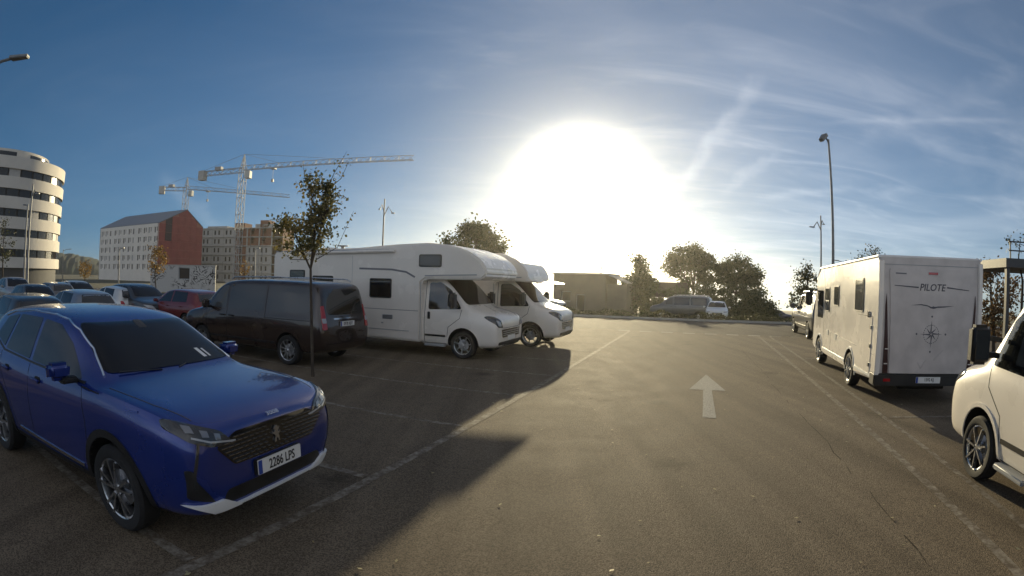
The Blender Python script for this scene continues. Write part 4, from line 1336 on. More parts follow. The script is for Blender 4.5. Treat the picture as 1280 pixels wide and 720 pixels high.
# ------------------------------------------------------------------ ground, asphalt and painted markings
def fall(x, y):
    """beyond the cross road the land drops away gently, except towards the town"""
    s = x * LD.x + y * LD.y
    az = math.degrees(math.atan2(x, max(y, 1e-3))) if y > 0 else 0
    k = min(1, max(0, (az + 24) / 18))
    k = k * k * (3 - 2 * k)
    q = max(0.0, s - 33.0)
    return -(0.06 * min(q, 60.0) + 0.036 * max(0.0, q - 60.0)) * k


def build_ground():
    G = mat('dry_ground', (0.07, 0.062, 0.040), 0.95, var=0.35, vscale=0.12, bump=0.4, bscale=3, col2=(0.085, 0.085, 0.045))
    v, f = [], []
    rs = [0, 10, 20, 28, 34, 40, 48, 58, 70, 90, 120, 160, 220, 320, 480, 800, 1500]
    n = 96
    for r in rs:
        for k in range(n):
            a = 2 * math.pi * k / n
            x, y = r * math.sin(a), r * math.cos(a)
            v.append((x, y, -0.03 + fall(x, y)))
    for i in range(len(rs) - 1):
        for k in range(n):
            k2 = (k + 1) % n
            f.append((i * n + k, (i + 1) * n + k, (i + 1) * n + k2, i * n + k2))
    me = bpy.data.meshes.new('ground')
    me.from_pydata(v, [], f)
    me.materials.append(G)
    tag(mobj('ground', me), 'dry earth and grass surrounding the car park', kind='structure')
    A = asphalt('worn_asphalt', (0.112, 0.089, 0.063), (0.152, 0.120, 0.084), 0.86, 3.0)
    A2 = asphalt('cross_asphalt', (0.062, 0.053, 0.044), (0.085, 0.073, 0.060), 0.86, 17.0)

    def sheet(name, s0, s1, t0, t1, z, m, label):
        c = [lane(s0, t0, z), lane(s0, t1, z), lane(s1, t1, z), lane(s1, t0, z)]
        nx = 8
        vs, fs = [], []
        for i in range(nx + 1):
            for j in range(nx + 1):
                p = c[0].lerp(c[1], i / nx).lerp(c[3].lerp(c[2], i / nx), j / nx)
                vs.append(p)
        for i in range(nx):
            for j in range(nx):
                fs.append((i * (nx + 1) + j, (i + 1) * (nx + 1) + j, (i + 1) * (nx + 1) + j + 1, i * (nx + 1) + j + 1))
        me2 = bpy.data.meshes.new(name)
        me2.from_pydata(vs, [], fs)
        me2.materials.append(m)
        return tag(mobj(name, me2), label, kind='structure')
    lot = sheet('car_park_asphalt', -40, 22.85, -75, 30, 0.0, A, 'worn brown-grey asphalt of the car park')
    cross = sheet('cross_road', 22.85, 31.0, -75, 60, 0.0, A2, 'asphalt road crossing beyond the broken line')
    # worn white paint
    global PAINTW
    W = bpy.data.materials.new('worn_road_paint')
    W.use_nodes = True
    nd, lk = W.node_tree.nodes, W.node_tree.links
    b = nd['Principled BSDF']
    tc = N(nd, 'ShaderNodeTexCoord')
    nz = N(nd, 'ShaderNodeTexNoise')
    nz.inputs['Scale'].default_value = 7
    nz.inputs['Detail'].default_value = 10
    nz.inputs['Roughness'].default_value = 0.8
    lk.new(tc.outputs['Object'], nz.inputs[0])
    rp = N(nd, 'ShaderNodeValToRGB')
    rp.color_ramp.elements[0].position, rp.color_ramp.elements[1].position = 0.44, 0.66
    rp.color_ramp.elements[0].color, rp.color_ramp.elements[1].color = (0.115, 0.092, 0.068, 1), (0.33, 0.30, 0.25, 1)
    lk.new(nz.outputs[0], rp.inputs[0])
    lk.new(rp.outputs[0], b.inputs['Base Color'])
    b.inputs['Roughness'].default_value = 0.85
    b.inputs['Specular IOR Level'].default_value = 0.15
    PAINTW = W
    FRESH = mat('road_paint', (0.17, 0.15, 0.12), 0.85, var=0.3, vscale=38, bump=0.5, bscale=120, spec=0.15, col2=(0.46, 0.45, 0.41))

    def stripe(name, s0, t0, s1, t1, w, parent, m=W, z=0.004, label=None):
        a, b2 = lane(s0, t0, z), lane(s1, t1, z)
        d = (b2 - a).normalized()
        nn = Vector((-d.y, d.x, 0)) * w / 2
        me3 = bpy.data.meshes.new(name)
        me3.from_pydata([a - nn, b2 - nn, b2 + nn, a + nn], [], [(0, 1, 2, 3)])
        me3.materials.append(m)
        o = mobj(name, me3, parent)
        if label:
            o['label'] = label
        return o
    stripe('edge_line', -6, -2.90, 22.5, -2.86, 0.11, lot)
    stripe('edge_line', -6, 2.72, 22.5, 2.72, 0.11, lot)
    stripe('edge_line', -6, 3.30, 22.5, 3.22, 0.09, lot)
    k = 0
    s = 1.80
    while s < 22:
        stripe('bay_line', s, -2.97, s, -12.6, 0.10, lot)
        s += 2.17 + 0.02 * (k % 3)
        k += 1
    for r0 in (-18.5, -34.0, -50.0):
        for k in range(12):
            stripe('bay_line', -4 + k * 2.4, r0, -4 + k * 2.4, r0 - 9.8, 0.10, lot)
    for k in range(4):
        stripe('bay_line', 1.0 + k * 7.2, 3.36, 1.0 + k * 7.2, 6.9, 0.10, lot)
    # broken give-way line
    t = -3.4
    while t < 9.5:
        stripe('give_way_dash', 22.55, t, 22.55, t + 0.52, 0.30, lot, FRESH)
        t += 0.95
    # straight-ahead arrow
    c = 0.30
    pts = [(7.85, c - 0.105), (7.85, c + 0.105), (10.05, c + 0.085), (10.05, c + 0.36), (11.90, c), (10.05, c - 0.36), (10.05, c - 0.085)]
    me4 = bpy.data.meshes.new('direction_arrow')
    me4.from_pydata([lane(p[0], p[1], 0.004) for p in pts], [], [tuple(range(7))[::-1]])
    me4.materials.append(FRESH)
    mobj('direction_arrow', me4, lot)
    # repair seams in the asphalt
    TAR = mat('tar_seam', (0.022, 0.018, 0.015), 0.9, var=0.3, spec=0.1)
    rs = random.Random(12)
    seam, tt = [], 2.15
    for i in range(70):
        seam.append((i * 0.26 - 1, tt))
        tt += rs.uniform(-0.035, 0.022)
    for (a0, t0), (a1, t1), k in zip(seam, seam[1:], range(99)):
        if rs.random() < 0.72:
            stripe('tar_seam', a0, t0, a1 + 0.01, t1, rs.uniform(0.005, 0.013), lot, TAR, 0.003 + 0.0008 * (k % 2))
    # kerb of the verge beyond the cross road
    kb = MB()
    x = -70
    kerb = tag(thing('kerb', 'grey concrete kerb along the far side of the cross road', 'kerb'), kind='structure')
    one = MB().box((-0.49, -0.075, -0.05), (0.49, 0.075, 0.12)).mesh('kerbstone', CONC)
    for i in range(90):
        mobj('kerbstone', one, kerb, lane(31.08, -40 + i), LN.to_track_quat('X', 'Z').to_euler().z)
    # fallen leaves
    LF = mat('dry_leaf', (0.30, 0.22, 0.08), 0.7, col2=(0.42, 0.38, 0.22), vscale=3, var=0.3)
    lv = MB()
    rnd = random.Random(5)
    for i in range(240):
        s, tt = rnd.uniform(1.5, 20), rnd.uniform(-3.2, 5.0)
        p = lane(s, tt, 0.012)
        a = rnd.uniform(0, 6.28)
        r = rnd.uniform(0.012, 0.03)
        u = Vector((math.cos(a), math.sin(a), rnd.uniform(-0.1, 0.3))) * r
        w = Vector((-math.sin(a), math.cos(a), rnd.uniform(-0.2, 0.2))) * r * 0.55
        lv.add([p - u, p - w, p + u, p + w], [(0, 1, 2, 3)])
    tag(lv.build('fallen_leaves', LF, smooth=False), 'small dry leaves scattered over the asphalt', 'leaves', kind='stuff')


# ------------------------------------------------------------------ buildings
def build_round_tower():
    r = 12.0
    az = math.atan2(-72.78, 61.06)
    d0 = math.hypot(95, r)
    a0 = az - math.atan2(r, 95)
    c = Vector((math.sin(a0) * d0, math.cos(a0) * d0, 0))
    t = thing('round_apartment_block', 'white round-ended apartment block with dark window bands', 'building', c)
    WALL = mat('white_render', (0.60, 0.56, 0.50), 0.8, var=0.07, vscale=0.3, bump=0.05)
    DARKW = mat('dark_glazing', (0.020, 0.022, 0.026), 0.12, var=0.4, vscale=0.6)
    BLIND = mat('pale_blind', (0.42, 0.40, 0.37), 0.5, var=0.1)

    def ring(r0, r1, z0, z1, name, m, parent, a_from=0.0, a_to=2 * math.pi, n=64):
        full = abs(a_to - a_from - 2 * math.pi) < 1e-4
        vs, fs = [], []
        k = n if full else n + 1
        for i in range(k):
            a = a_from + (a_to - a_from) * i / n
            for (rr, z) in ((r1, z0), (r1, z1), (r0, z1), (r0, z0)):
                vs.append((rr * math.cos(a), rr * math.sin(a), z))
        for i in range(n):
            j = (i + 1) % k
            for q in range(4):
                q2 = (q + 1) % 4
                fs.append((i * 4 + q, j * 4 + q, j * 4 + q2, i * 4 + q2))
        if not full:
            fs += [(0, 1, 2, 3), ((k - 1) * 4 + 3, (k - 1) * 4 + 2, (k - 1) * 4 + 1, (k - 1) * 4)]
        return MB().add(vs, fs).build(name, m, parent)
    ring(0.05, r - 0.55, 0.02, 17.6, 'core', mat('core_dark_grey', (0.08, 0.08, 0.08), 0.8), t)  # plain dark grey cylinder behind the window bands
    zs = [2.40] + [4.20 + 3.03 * k for k in range(5)]
    rnd = random.Random(3)
    pane = {}
    for k in range(5):
        z0 = 3.95 + 2.80 * k
        # band of wall below the glazing
        ring(r - 0.7, r, (2.45 if k == 0 else z0 - 2.80 + 1.12), z0, 'wall_band', WALL, t)
        NP = 34
        for i in range(NP):
            a = 2 * math.pi * i / NP
            g = rnd.random()
            m = BLIND if g < 0.2 else DARKW
            key = m.name
            if key not in pane:
                o = ring(r - 0.45, r - 0.32, 0.03, 1.09, 'window', m, t, -math.pi / NP + 0.012, math.pi / NP - 0.012, 3)
                pane[key] = o.data
                o.location = (0, 0, z0)
                o.rotation_euler = (0, 0, a)
            else:
                mobj('window', pane[key], t, (0, 0, z0), a)
    ring(r - 0.7, r, 3.95 + 2.80 * 4 + 1.12, 18.0, 'parapet', WALL, t)
    ring(0.05, r - 0.2, 17.5, 17.65, 'roof', CONC, t)
    ring(r - 0.9, r - 0.75, 0.02, 2.4, 'ground_floor_glazing', DARKW, t)
    ring(0.05, r - 3.2, 17.65, 19.6, 'penthouse', WALL, t)
    ring(r - 3.24, r - 3.14, 18.3, 19.2, 'penthouse_window', DARKW, t, 0, 6.28 - 0.3, 60)
    for dx, dy in ((2.5, -4.5), (-3, -3)):
        b = MB().box((dx - 0.5, dy - 0.5, 19.6), (dx + 0.5, dy + 0.5, 21.0)).box((dx - 0.6, dy - 0.6, 21.0), (dx + 0.6, dy + 0.6, 21.2))
        b.build('chimney', GREYTRIM, t, smooth=False)


def wall_with_windows(parent, name, T, w, h, m, wins, wm, frame_m, depth=0.35, glass_back=0.22):
    """a facade panel in local x (along) / z (up); wins = rectangles cut as real openings, each with its window"""
    xs = sorted(set([0, w] + [v for q in wins for v in (q[0], q[2])]))
    zs = sorted(set([0, h] + [v for q in wins for v in (q[1], q[3])]))
    b = MB()

    def inside(x, z):
        return any(q[0] - 1e-6 <= x <= q[2] + 1e-6 and q[1] - 1e-6 <= z <= q[3] + 1e-6 for q in wins)
    for x0, x1 in zip(xs, xs[1:]):
        z = 0
        run = None
        for z0, z1 in list(zip(zs, zs[1:])) + [(h, h)]:
            solid = z1 > z0 and not inside((x0 + x1) / 2, (z0 + z1) / 2)
            if solid and run is None:
                run = z0
            if not solid and run is not None:
                if z0 > run:
                    b.box((x0, 0, run), (x1, depth, z0))
                run = None
    b.v = [tuple(T @ Vector(p)) for p in b.v]
    wl_o = b.build(name, m, parent, smooth=False)
    cache = {}
    for q in wins:
        key = (round(q[2] - q[0], 3), round(q[3] - q[1], 3), id(q[4]) if len(q) > 4 else 0)
        if key not in cache:
            ww, wh = q[2] - q[0], q[3] - q[1]
            g = MB().box((0, glass_back, 0), (ww, glass_back + 0.05, wh)).mesh('window', q[4] if len(q) > 4 else wm)
            fr = MB().box((0, glass_back - 0.05, 0), (0.08, glass_back, wh)).box((ww - 0.08, glass_back - 0.05, 0), (ww, glass_back, wh)).box((0.08, glass_back - 0.05, 0), (ww - 0.08, glass_back, 0.08)) \
                .box((0.08, glass_back - 0.05, wh - 0.08), (ww - 0.08, glass_back, wh)).mesh('frame', frame_m)
            cache[key] = (g, fr)
        g, fr = cache[key]
        o = mobj('window', g, parent)
        o.matrix_local = T @ Matrix.Translation((q[0], 0, q[1]))
        if len(wins) < 200:
            mobj('frame', fr, o)
    return wl_o


def frame_at(a, b, z=0.0):
    """local frame at a with x towards b, y pointing away from the viewer side (left of a->b)"""
    d = Vector((b.x - a.x, b.y - a.y, 0)).normalized()
    n = Vector((-d.y, d.x, 0))
    return Matrix(((d.x, n.x, 0, a.x), (d.y, n.y, 0, a.y), (0, 0, 1, z), (0, 0, 0, 1)))


def build_gable_block():
    K, E = foot(196, 150), foot(123, 180)
    dl = (E - K).normalized()
    dw = Vector((-dl.y, dl.x, 0))
    if dw.dot(K) < 0:
        dw = -dw
    Ln, Wd, eave, ridge = 35.2, 16.5, 15.7, 20.2
    t = thing('gabled_apartment_block', 'white apartment block with a red gable end under a grey pitched roof', 'building', K)
    WH = mat('pale_panel_render', (0.72, 0.67, 0.60), 0.8, var=0.06, vscale=0.4)
    RED = mat('red_cladding', (0.34, 0.085, 0.068), 0.7, var=0.12, vscale=0.5)
    REDL = mat('red_cladding_joint', (0.42, 0.16, 0.12), 0.7)
    DG = mat('window_dark', (0.025, 0.027, 0.032), 0.15)
    LG = mat('window_pale', (0.40, 0.40, 0.40), 0.4)
    ROOF = mat('grey_roof_sheet', (0.20, 0.21, 0.23), 0.5, var=0.1)
    # long white side: local x from far end to corner K so that y points inwards
    far = dl * Ln
    T = frame_at(far, Vector((0, 0, 0)))
    if (T.to_3x3() @ Vector((0, 1, 0))).dot(dw) < 0:
        T = frame_at(Vector((0, 0, 0)), far)
        flip = True
    wins = []
    rnd = random.Random(11)
    for fl in range(5):
        z = 3.2 + fl * 2.5
        x = 1.2
        k = 0
        while x < Ln - 2.0:
            w = 0.75
            m = LG if rnd.random() < 0.30 else DG
            wins.append((x, z, x + w, z + 1.55, m))
            if k % 5 != 2:
                wins.append((x + w + 0.35, z + 0.35, x + 2 * w + 0.15, z + 1.55, LG if rnd.random() < 0.3 else DG))
            x += 3.05 if k % 3 else 2.6
            k += 1
    wall_with_windows(t, 'side_wall', T, Ln, eave, WH, wins, DG, GREYTRIM)
    MB().add([T @ Vector(p) for p in ((0.3, 0.9, 0), (Ln - 0.3, 0.9, 0), (Ln - 0.3, 0.9, eave), (0.3, 0.9, eave))], [(0, 1, 2, 3)]).build('inner_wall', DG, t, smooth=False)
    # red gable: panels with open joints, set between K and the rear corner
    Tg = Matrix(((dw.x, dl.x, 0, 0), (dw.y, dl.y, 0, 0), (0, 0, 1, 0), (0, 0, 0, 1)))
    rows, cols = 6, 7
    gz0 = 4.2
    back = MB().prism([(0.0, 0.0), (Wd, 0.0), (Wd, eave), (Wd * 0.60, ridge), (0, eave)], 0.10, 0.5)
    back.v = [tuple(Tg @ Vector((p[0], p[2], p[1]))) for p in back.v]
    back.build('gable_wall', REDL, t, smooth=False)

    def top(x):
        return eave + (ridge - eave) * (x / (Wd * 0.60) if x < Wd * 0.60 else (Wd - x) / (Wd * 0.40))
    for i in range(cols):
        x0, x1 = i * Wd / cols + 0.03, (i + 1) * Wd / cols - 0.03
        for j in range(rows + 1):
            z0 = gz0 + j * 2.3 + 0.03
            z1 = min(z0 + 2.24, 99)
            a, b2 = min(top(x0), z1), min(top(x1), z1)
            if a <= z0 + 0.1 or b2 <= z0 + 0.1:
                continue
            poly = [(x0, z0), (x1, z0), (x1, b2), (x0, a)]
            if x0 < Wd * 0.60 < x1 and z1 > min(top(x0), top(x1)):
                poly = [(x0, z0), (x1, z0), (x1, b2), (Wd * 0.60, min(ridge, z1)), (x0, a)]
            pb = MB().prism(poly, 0.0 - 0.04, 0.10)
            pb.v = [tuple(Tg @ Vector((p[0], p[2], p[1]))) for p in pb.v]
            pb.build('cladding_panel', mat('dark_window_strip', (0.05, 0.02, 0.018), 0.3) if (i == 1 and 3 <= j <= 5) else RED, t, smooth=False)
    # roof slopes
    rf = MB()
    o = 0.5
    e0, e1, rg = Vector((0, 0, eave)), dw * Wd + Vector((0, 0, eave)), dw * Wd * 0.60 + Vector((0, 0, ridge))
    th = Vector((0, 0, 0.22))
    for a, b2 in ((e0, rg), (rg, e1)):
        p = [a - dl * 0.15, b2 - dl * 0.15, b2 + dl * (Ln), a + dl * (Ln)]
        vs = [q + Vector((0, 0, 0.02)) for q in p] + [q + th for q in p]
        rf.add(vs, [(0, 3, 2, 1), (4, 5, 6, 7), (0, 1, 5, 4), (1, 2, 6, 5), (2, 3, 7, 6), (3, 0, 4, 7)])
    rf.build('roof', ROOF, t, smooth=False)
    far2 = MB().prism([(0.0, 0.0), (Wd, 0.0), (Wd, eave), (Wd * 0.60, ridge), (0, eave)], Ln - 0.4, Ln - 0.02)
    far2.v = [tuple(Tg @ Vector((p[0], p[2], p[1]))) for p in far2.v]
    far2.build('far_gable_wall', WH, t, smooth=False)


def build_site_block():
    """apartment block still under construction"""
    a, b = foot(249, 182), foot(352, 166)
    Ln = (b - a).length
    t = thing('unfinished_apartment_block', 'unfinished brick apartment block with bare floor slabs behind tower crane', 'building', a)
    T = frame_at(Vector((0, 0, 0)), b - a)
    BR = mat('brick_infill', (0.20, 0.085, 0.050), 0.85, var=0.2, vscale=1.5, bump=0.3, bscale=20)
    WH = mat('pale_site_panel', (0.42, 0.41, 0.39), 0.8, var=0.08)
    DG = mat('open_window', (0.012, 0.012, 0.012), 0.7)
    nf, fh = 6, 2.85
    for k in range(nf + 1):
        s = MB().box((0, -0.25, k * fh - 0.28 + 0.3), (Ln, 9, k * fh + 0.3))
        s.v = [tuple(T @ Vector(p)) for p in s.v]
        s.build('floor_slab', CONC, t, smooth=False)
    step = 4.6
    n = int(Ln / step)
    rnd = random.Random(4)
    for i in range(n + 1):
        c = MB().box((i * step, -0.05, 0.02), (i * step + 0.4, 0.35, nf * fh))
        c.v = [tuple(T @ Vector(p)) for p in c.v]
        c.build('column', CONC, t, smooth=False)
    for k in range(nf):
        for i in range(n):
            x0, x1 = i * step + 0.42, (i + 1) * step - 0.02
            z0, z1 = k * fh + 0.32, (k + 1) * fh - 0.01
            wx = x0 + rnd.uniform(0.4, 1.6)
            if i < 3 or (i in (4, 5) and k < 4):
                wall_with_windows(t, 'wall_panel', T @ Matrix.Translation((x0, 0.02, z0)), x1 - x0, z1 - z0, WH, [(0.5, 0.55, 1.25, 2.1), (2.1, 0.55, 2.85, 2.1)], DG, GREYTRIM, 0.25, 0.15)
            else:
                q = MB().box((x0, 0.22, z0), (wx, 0.4, z1)).box((wx + 1.3, 0.22, z0), (x1, 0.4, z1)).box((wx, 0.22, z0), (wx + 1.3, 0.4, z0 + 0.7))
                q.v = [tuple(T @ Vector(p)) for p in q.v]
                q.build('brick_infill', BR, t, smooth=False)
    bk = MB().box((0.2, 8.7, 0.02), (Ln - 0.2, 8.95, nf * fh)).box((0.1, 0.1, 0.02), (0.3, 8.7, nf * fh)).box((Ln - 0.3, 0.1, 0.02), (Ln - 0.1, 8.7, nf * fh))
    bk.v = [tuple(T @ Vector(p)) for p in bk.v]
    bk.build('rear_wall', BR, t, smooth=False)
    for i, (x0, x1, hh) in enumerate(((2, 10, 0.7), (13, 17, 1.6), (21, Ln - 4, 1.2), (Ln - 9, Ln - 6, 2.4), (Ln - 3, Ln - 0.6, 1.0))):
        q = MB().box((x0, 1.0, nf * fh + 0.3), (x1, 6.0, nf * fh + 0.3 + hh))
        q.v = [tuple(T @ Vector(p)) for p in q.v]
        q.build('roof_structure', BR if i % 2 else CONC, t, smooth=False)
    for i in range(3, n):
        q = MB()
        x = i * step + 2.2
        q.tube([T @ Vector((x, -1.2, 0.02)), T @ Vector((x, -1.2, nf * fh + 1.2))], 0.07, 6)
        q.build('scaffold_pole', GALV, t)


def build_graffiti_wall():
    a, b = foot(188, 62), foot(269, 60)
    Ln = (b - a).length
    t = thing('graffiti_wall', 'low white wall covered in grey and black graffiti with a dark opening', 'wall', a)
    T = frame_at(Vector((0, 0, 0)), b - a)
    mm = bpy.data.materials.new('graffitied_render')
    mm.use_nodes = True
    nd, lk = mm.node_tree.nodes, mm.node_tree.links
    bs = nd['Principled BSDF']
    bs.inputs['Roughness'].default_value = 0.85
    tc = N(nd, 'ShaderNodeTexCoord')
    wv = N(nd, 'ShaderNodeTexWave')
    wv.wave_type = 'RINGS'
    wv.inputs['Scale'].default_value = 0.75
    wv.inputs['Distortion'].default_value = 22
    wv.inputs['Detail'].default_value = 3.5
    wv.inputs['Detail Scale'].default_value = 1.3
    lk.new(tc.outputs['Object'], wv.inputs[0])
    nz = N(nd, 'ShaderNodeTexNoise')
    nz.inputs['Scale'].default_value = 0.35
    lk.new(tc.outputs['Object'], nz.inputs[0])
    r1 = N(nd, 'ShaderNodeMapRange')
    r1.inputs[1].default_value, r1.inputs[2].default_value = 0.16, 0.30
    lk.new(wv.outputs['Fac'], r1.inputs[0])
    r2 = N(nd, 'ShaderNodeMapRange')
    r2.inputs[1].default_value, r2.inputs[2].default_value = 0.42, 0.5
    lk.new(nz.outputs[0], r2.inputs[0])
    ink = M2(nd, lk, 'MULTIPLY', M2(nd, lk, 'SUBTRACT', 1.0, r1.outputs[0]), r2.outputs[0])
    mx = N(nd, 'ShaderNodeMix', data_type='RGBA')
    mx.inputs[6].default_value = (0.44, 0.43, 0.41, 1)
    mx.inputs[7].default_value = (0.04, 0.04, 0.045, 1)
    lk.new(ink, mx.inputs[0])
    lk.new(mx.outputs[2], bs.inputs['Base Color'])
    o = wall_with_windows(t, 'wall_panel', T, Ln, 2.95, mm, [(Ln * 0.44, 1.45, Ln * 0.44 + 1.35, 2.75)], mat('dark_opening', (0.02, 0.012, 0.010), 0.6), GREYTRIM, 0.3)
    cp = MB().box((-0.05, -0.06, 2.955), (Ln + 0.05, 0.36, 3.05))
    cp.v = [tuple(T @ Vector(p)) for p in cp.v]
    cp.build('coping', CONC, t, smooth=False)


# ------------------------------------------------------------------ tower cranes and lamp posts
def lattice(b, p, q, w, step, up=None, tri=False, rad=0.09):
    p, q = Vector(p), Vector(q)
    d = (q - p).normalized()
    up = up or (Vector((0, 0, 1)) if abs(d.z) < 0.9 else Vector((1, 0, 0)))
    u = d.cross(up).normalized()
    v = u.cross(d).normalized()
    offs = [u * w / 2, -u * w / 2, v * w] if tri else [u * w / 2 + v * w / 2, -u * w / 2 + v * w / 2, -u * w / 2 - v * w / 2, u * w / 2 - v * w / 2]
    for o in offs:
        b.bar(p + o, q + o, rad * 1.5)
    n = max(1, int((q - p).length / step))
    for i in range(n):
        a, c = p.lerp(q, i / n), p.lerp(q, (i + 1) / n)
        for k in range(len(offs)):
            o1, o2 = offs[k], offs[(k + 1) % len(offs)]
            b.bar(a + o1, c + o2, rad)
            if i % 2 == 0:
                b.bar(a + o1, a + o2, rad)


def build_crane(label, base, zj, jib_end, counter_end, apex_h, mw=1.7):
    t = thing('tower_crane', label, 'crane', base, group='tower cranes on the building site')
    O = Vector((0, 0, 0))
    m = CRANEM
    b = MB()
    lattice(b, (0, 0, 0.3), (0, 0, zj - 0.9), mw, 2.2)
    b.build('tower', m, t, smooth=False)
    MB().box((-2.4, -2.4, 0.0), (2.4, 2.4, 0.8)).build('foundation', CONC, t, smooth=False)
    j = Vector(jib_end) - Vector(base)
    c = Vector(counter_end) - Vector(base)
    b = MB()
    lattice(b, (0, 0, zj), j, 1.25, 1.9, tri=True, rad=0.08)
    b.build('jib', m, t, smooth=False)
    b = MB()
    lattice(b, (0, 0, zj), c, 1.3, 2.0, rad=0.08)
    b.build('counter_jib', m, t, smooth=False)
    cd = (c - Vector((0, 0, zj))).normalized()
    w = c - cd * 1.2
    cw = MB()
    n = Vector((-cd.y, cd.x, 0))
    vs = [w + cd * sx * 1.1 + n * sy * 0.9 + Vector((0, 0, sz)) for sx in (-1, 1) for sy in (-1, 1) for sz in (-1.9, 0.9)]
    cw.add(vs, [(0, 1, 3, 2), (4, 6, 7, 5), (0, 4, 5, 1), (2, 3, 7, 6), (0, 2, 6, 4), (1, 5, 7, 3)])
    cw.build('counterweight', CONC, t, smooth=False)
    w2 = c * 0.55 + Vector((0, 0, zj * 0.45 + 1.1))
    MB().box((w2.x - 1.1, w2.y - 0.7, w2.z - 0.5), (w2.x + 1.1, w2.y + 0.7, w2.z + 0.5)).build('winch_housing', m, t, smooth=False)
    b = MB()
    A = Vector((0, 0, zj + apex_h))
    for sx in (-1, 1):
        for sy in (-1, 1):
            b.bar((sx * mw / 2, sy * mw / 2, zj - 0.9), A, 0.16)
    for z in (0.3, 0.6):
        for q in range(4):
            sx, sy = ((-1, -1), (1, -1), (1, 1), (-1, 1))[q]
            ux, uy = ((-1, -1), (1, -1), (1, 1), (-1, 1))[(q + 1) % 4]
            k = (1 - z) * mw / 2
            b.bar((sx * k, sy * k, zj + apex_h * z), (ux * k, uy * k, zj + apex_h * z), 0.1)
    b.build('apex', m, t, smooth=False)
    for e, f in ((j, 0.62), (j, 0.25), (c, 0.9)):
        q = Vector((0, 0, zj)).lerp(e, f) + Vector((0, 0, 1.0))
        MB().bar(A, q, 0.07).build('tie_bar', GALV, t, smooth=False)
    jd = (j - Vector((0, 0, zj))).normalized()
    cb = jd * 1.9 + Vector((0, 0, zj - 1.4))
    MB().box((cb.x - 0.8, cb.y - 0.8, cb.z - 1.1), (cb.x + 0.8, cb.y + 0.8, cb.z + 1.0)).build('operator_cabin', mat('crane_cabin', (0.40, 0.40, 0.38), 0.4), t, smooth=False, bevel=0.08)
    tp = Vector((0, 0, zj)).lerp(j, 0.2)
    tr = MB().box((tp.x - 0.7, tp.y - 0.7, tp.z - 0.45), (tp.x + 0.7, tp.y + 0.7, tp.z - 0.12))
    tr.bar(tp, tp - Vector((0, 0, 3.2)), 0.06).box((tp.x - 0.3, tp.y - 0.3, tp.z - 4.0), (tp.x + 0.3, tp.y + 0.3, tp.z - 3.2))
    tr.build('trolley_hook', m, t, smooth=False)
    return t


def lamp_post(label, base, h, arms, r=0.09, head='flat', group='lamp posts round the car park'):
    """arms: (dx, dy, dz, length of head) measured from the mast top"""
    t = thing('lamp_post', label, 'lamp post', base, group=group)
    MB().tube([(0, 0, 0), (0, 0, 0.9), (0, 0, 0.92), (0, 0, h)], [r * 1.35, r * 1.3, r, r * 0.6], 10).build('mast', GALV, t)
    MB().box((-0.2, -0.2, -0.02), (0.2, 0.2, 0.03)).build('base_plate', GALV, t, smooth=False)
    for (dx, dy, dz, ln) in arms:
        e = Vector((dx, dy, h + dz))
        MB().tube([(0, 0, h + min(dz, 0) - 0.25), e * 0.5 + Vector((0, 0, h * 0.5 - 0.05)), e], r * 0.5, 6).build('arm', GALV, t)
        d = Vector((dx, dy, 0.04)).normalized() if head == 'flat' else Vector((dx, dy, -0.35)).normalized()
        n = Vector((-d.y, d.x, 0)).normalized()
        hm = MB()
        up = d.cross(n).normalized()
        if up.z < 0:
            up = -up
        w = 0.17 if head == 'flat' else 0.22
        th = 0.10 if head == 'flat' else 0.22
        vs = [e + d * (a * ln - 0.1) + n * bb * w * (0.7 if a else 1) + up * cc for a in (0, 1) for bb in (-1, 1) for cc in (-th / 2, th / 2)]
        hm.add(vs, [(0, 1, 3, 2), (4, 6, 7, 5), (0, 4, 5, 1), (2, 3, 7, 6), (0, 2, 6, 4), (1, 5, 7, 3)])
        hm.build('lamp_head', GALV, t, bevel=0.02)
    return t


# ------------------------------------------------------------------ trees
BARK = mat('bark', (0.060, 0.046, 0.034), 0.9, var=0.35, vscale=6, bump=0.6, bscale=25)
LEAF_G = leaf_mat('leaf_green', (0.018, 0.032, 0.010), (0.045, 0.065, 0.018), (0.085, 0.09, 0.025), 1.2)
LEAF_N = leaf_mat('leaf_turning', (0.045, 0.055, 0.022), (0.11, 0.10, 0.036), (0.32, 0.22, 0.05), 1.6)
LEAF_Y = leaf_mat('leaf_yellow', (0.06, 0.05, 0.015), (0.24, 0.14, 0.03), (0.42, 0.25, 0.05), 1.3)
LEAF_O = leaf_mat('leaf_olive', (0.028, 0.036, 0.014), (0.055, 0.060, 0.024), (0.10, 0.088, 0.035), 0.9)
LEAF_B = leaf_mat('leaf_brown', (0.05, 0.030, 0.012), (0.12, 0.070, 0.025), (0.22, 0.14, 0.05), 0.9)


def add_leaf(v, f, p, size, rnd):
    u = Vector((rnd.gauss(0, 1), rnd.gauss(0, 1), rnd.gauss(0, 0.8)))
    u = u.normalized() * size * rnd.uniform(0.6, 1.25)
    w = u.cross(Vector((rnd.gauss(0, 1), rnd.gauss(0, 1), rnd.gauss(0, 1)))).normalized() * u.length * 0.36
    n = len(v)
    k = u.cross(w).normalized() * u.length * 0.12
    v += [tuple(p - u * 0.5), tuple(p + w + k), tuple(p + u * 0.5), tuple(p - w + k)]
    f.append((n, n + 1, n + 2, n + 3))


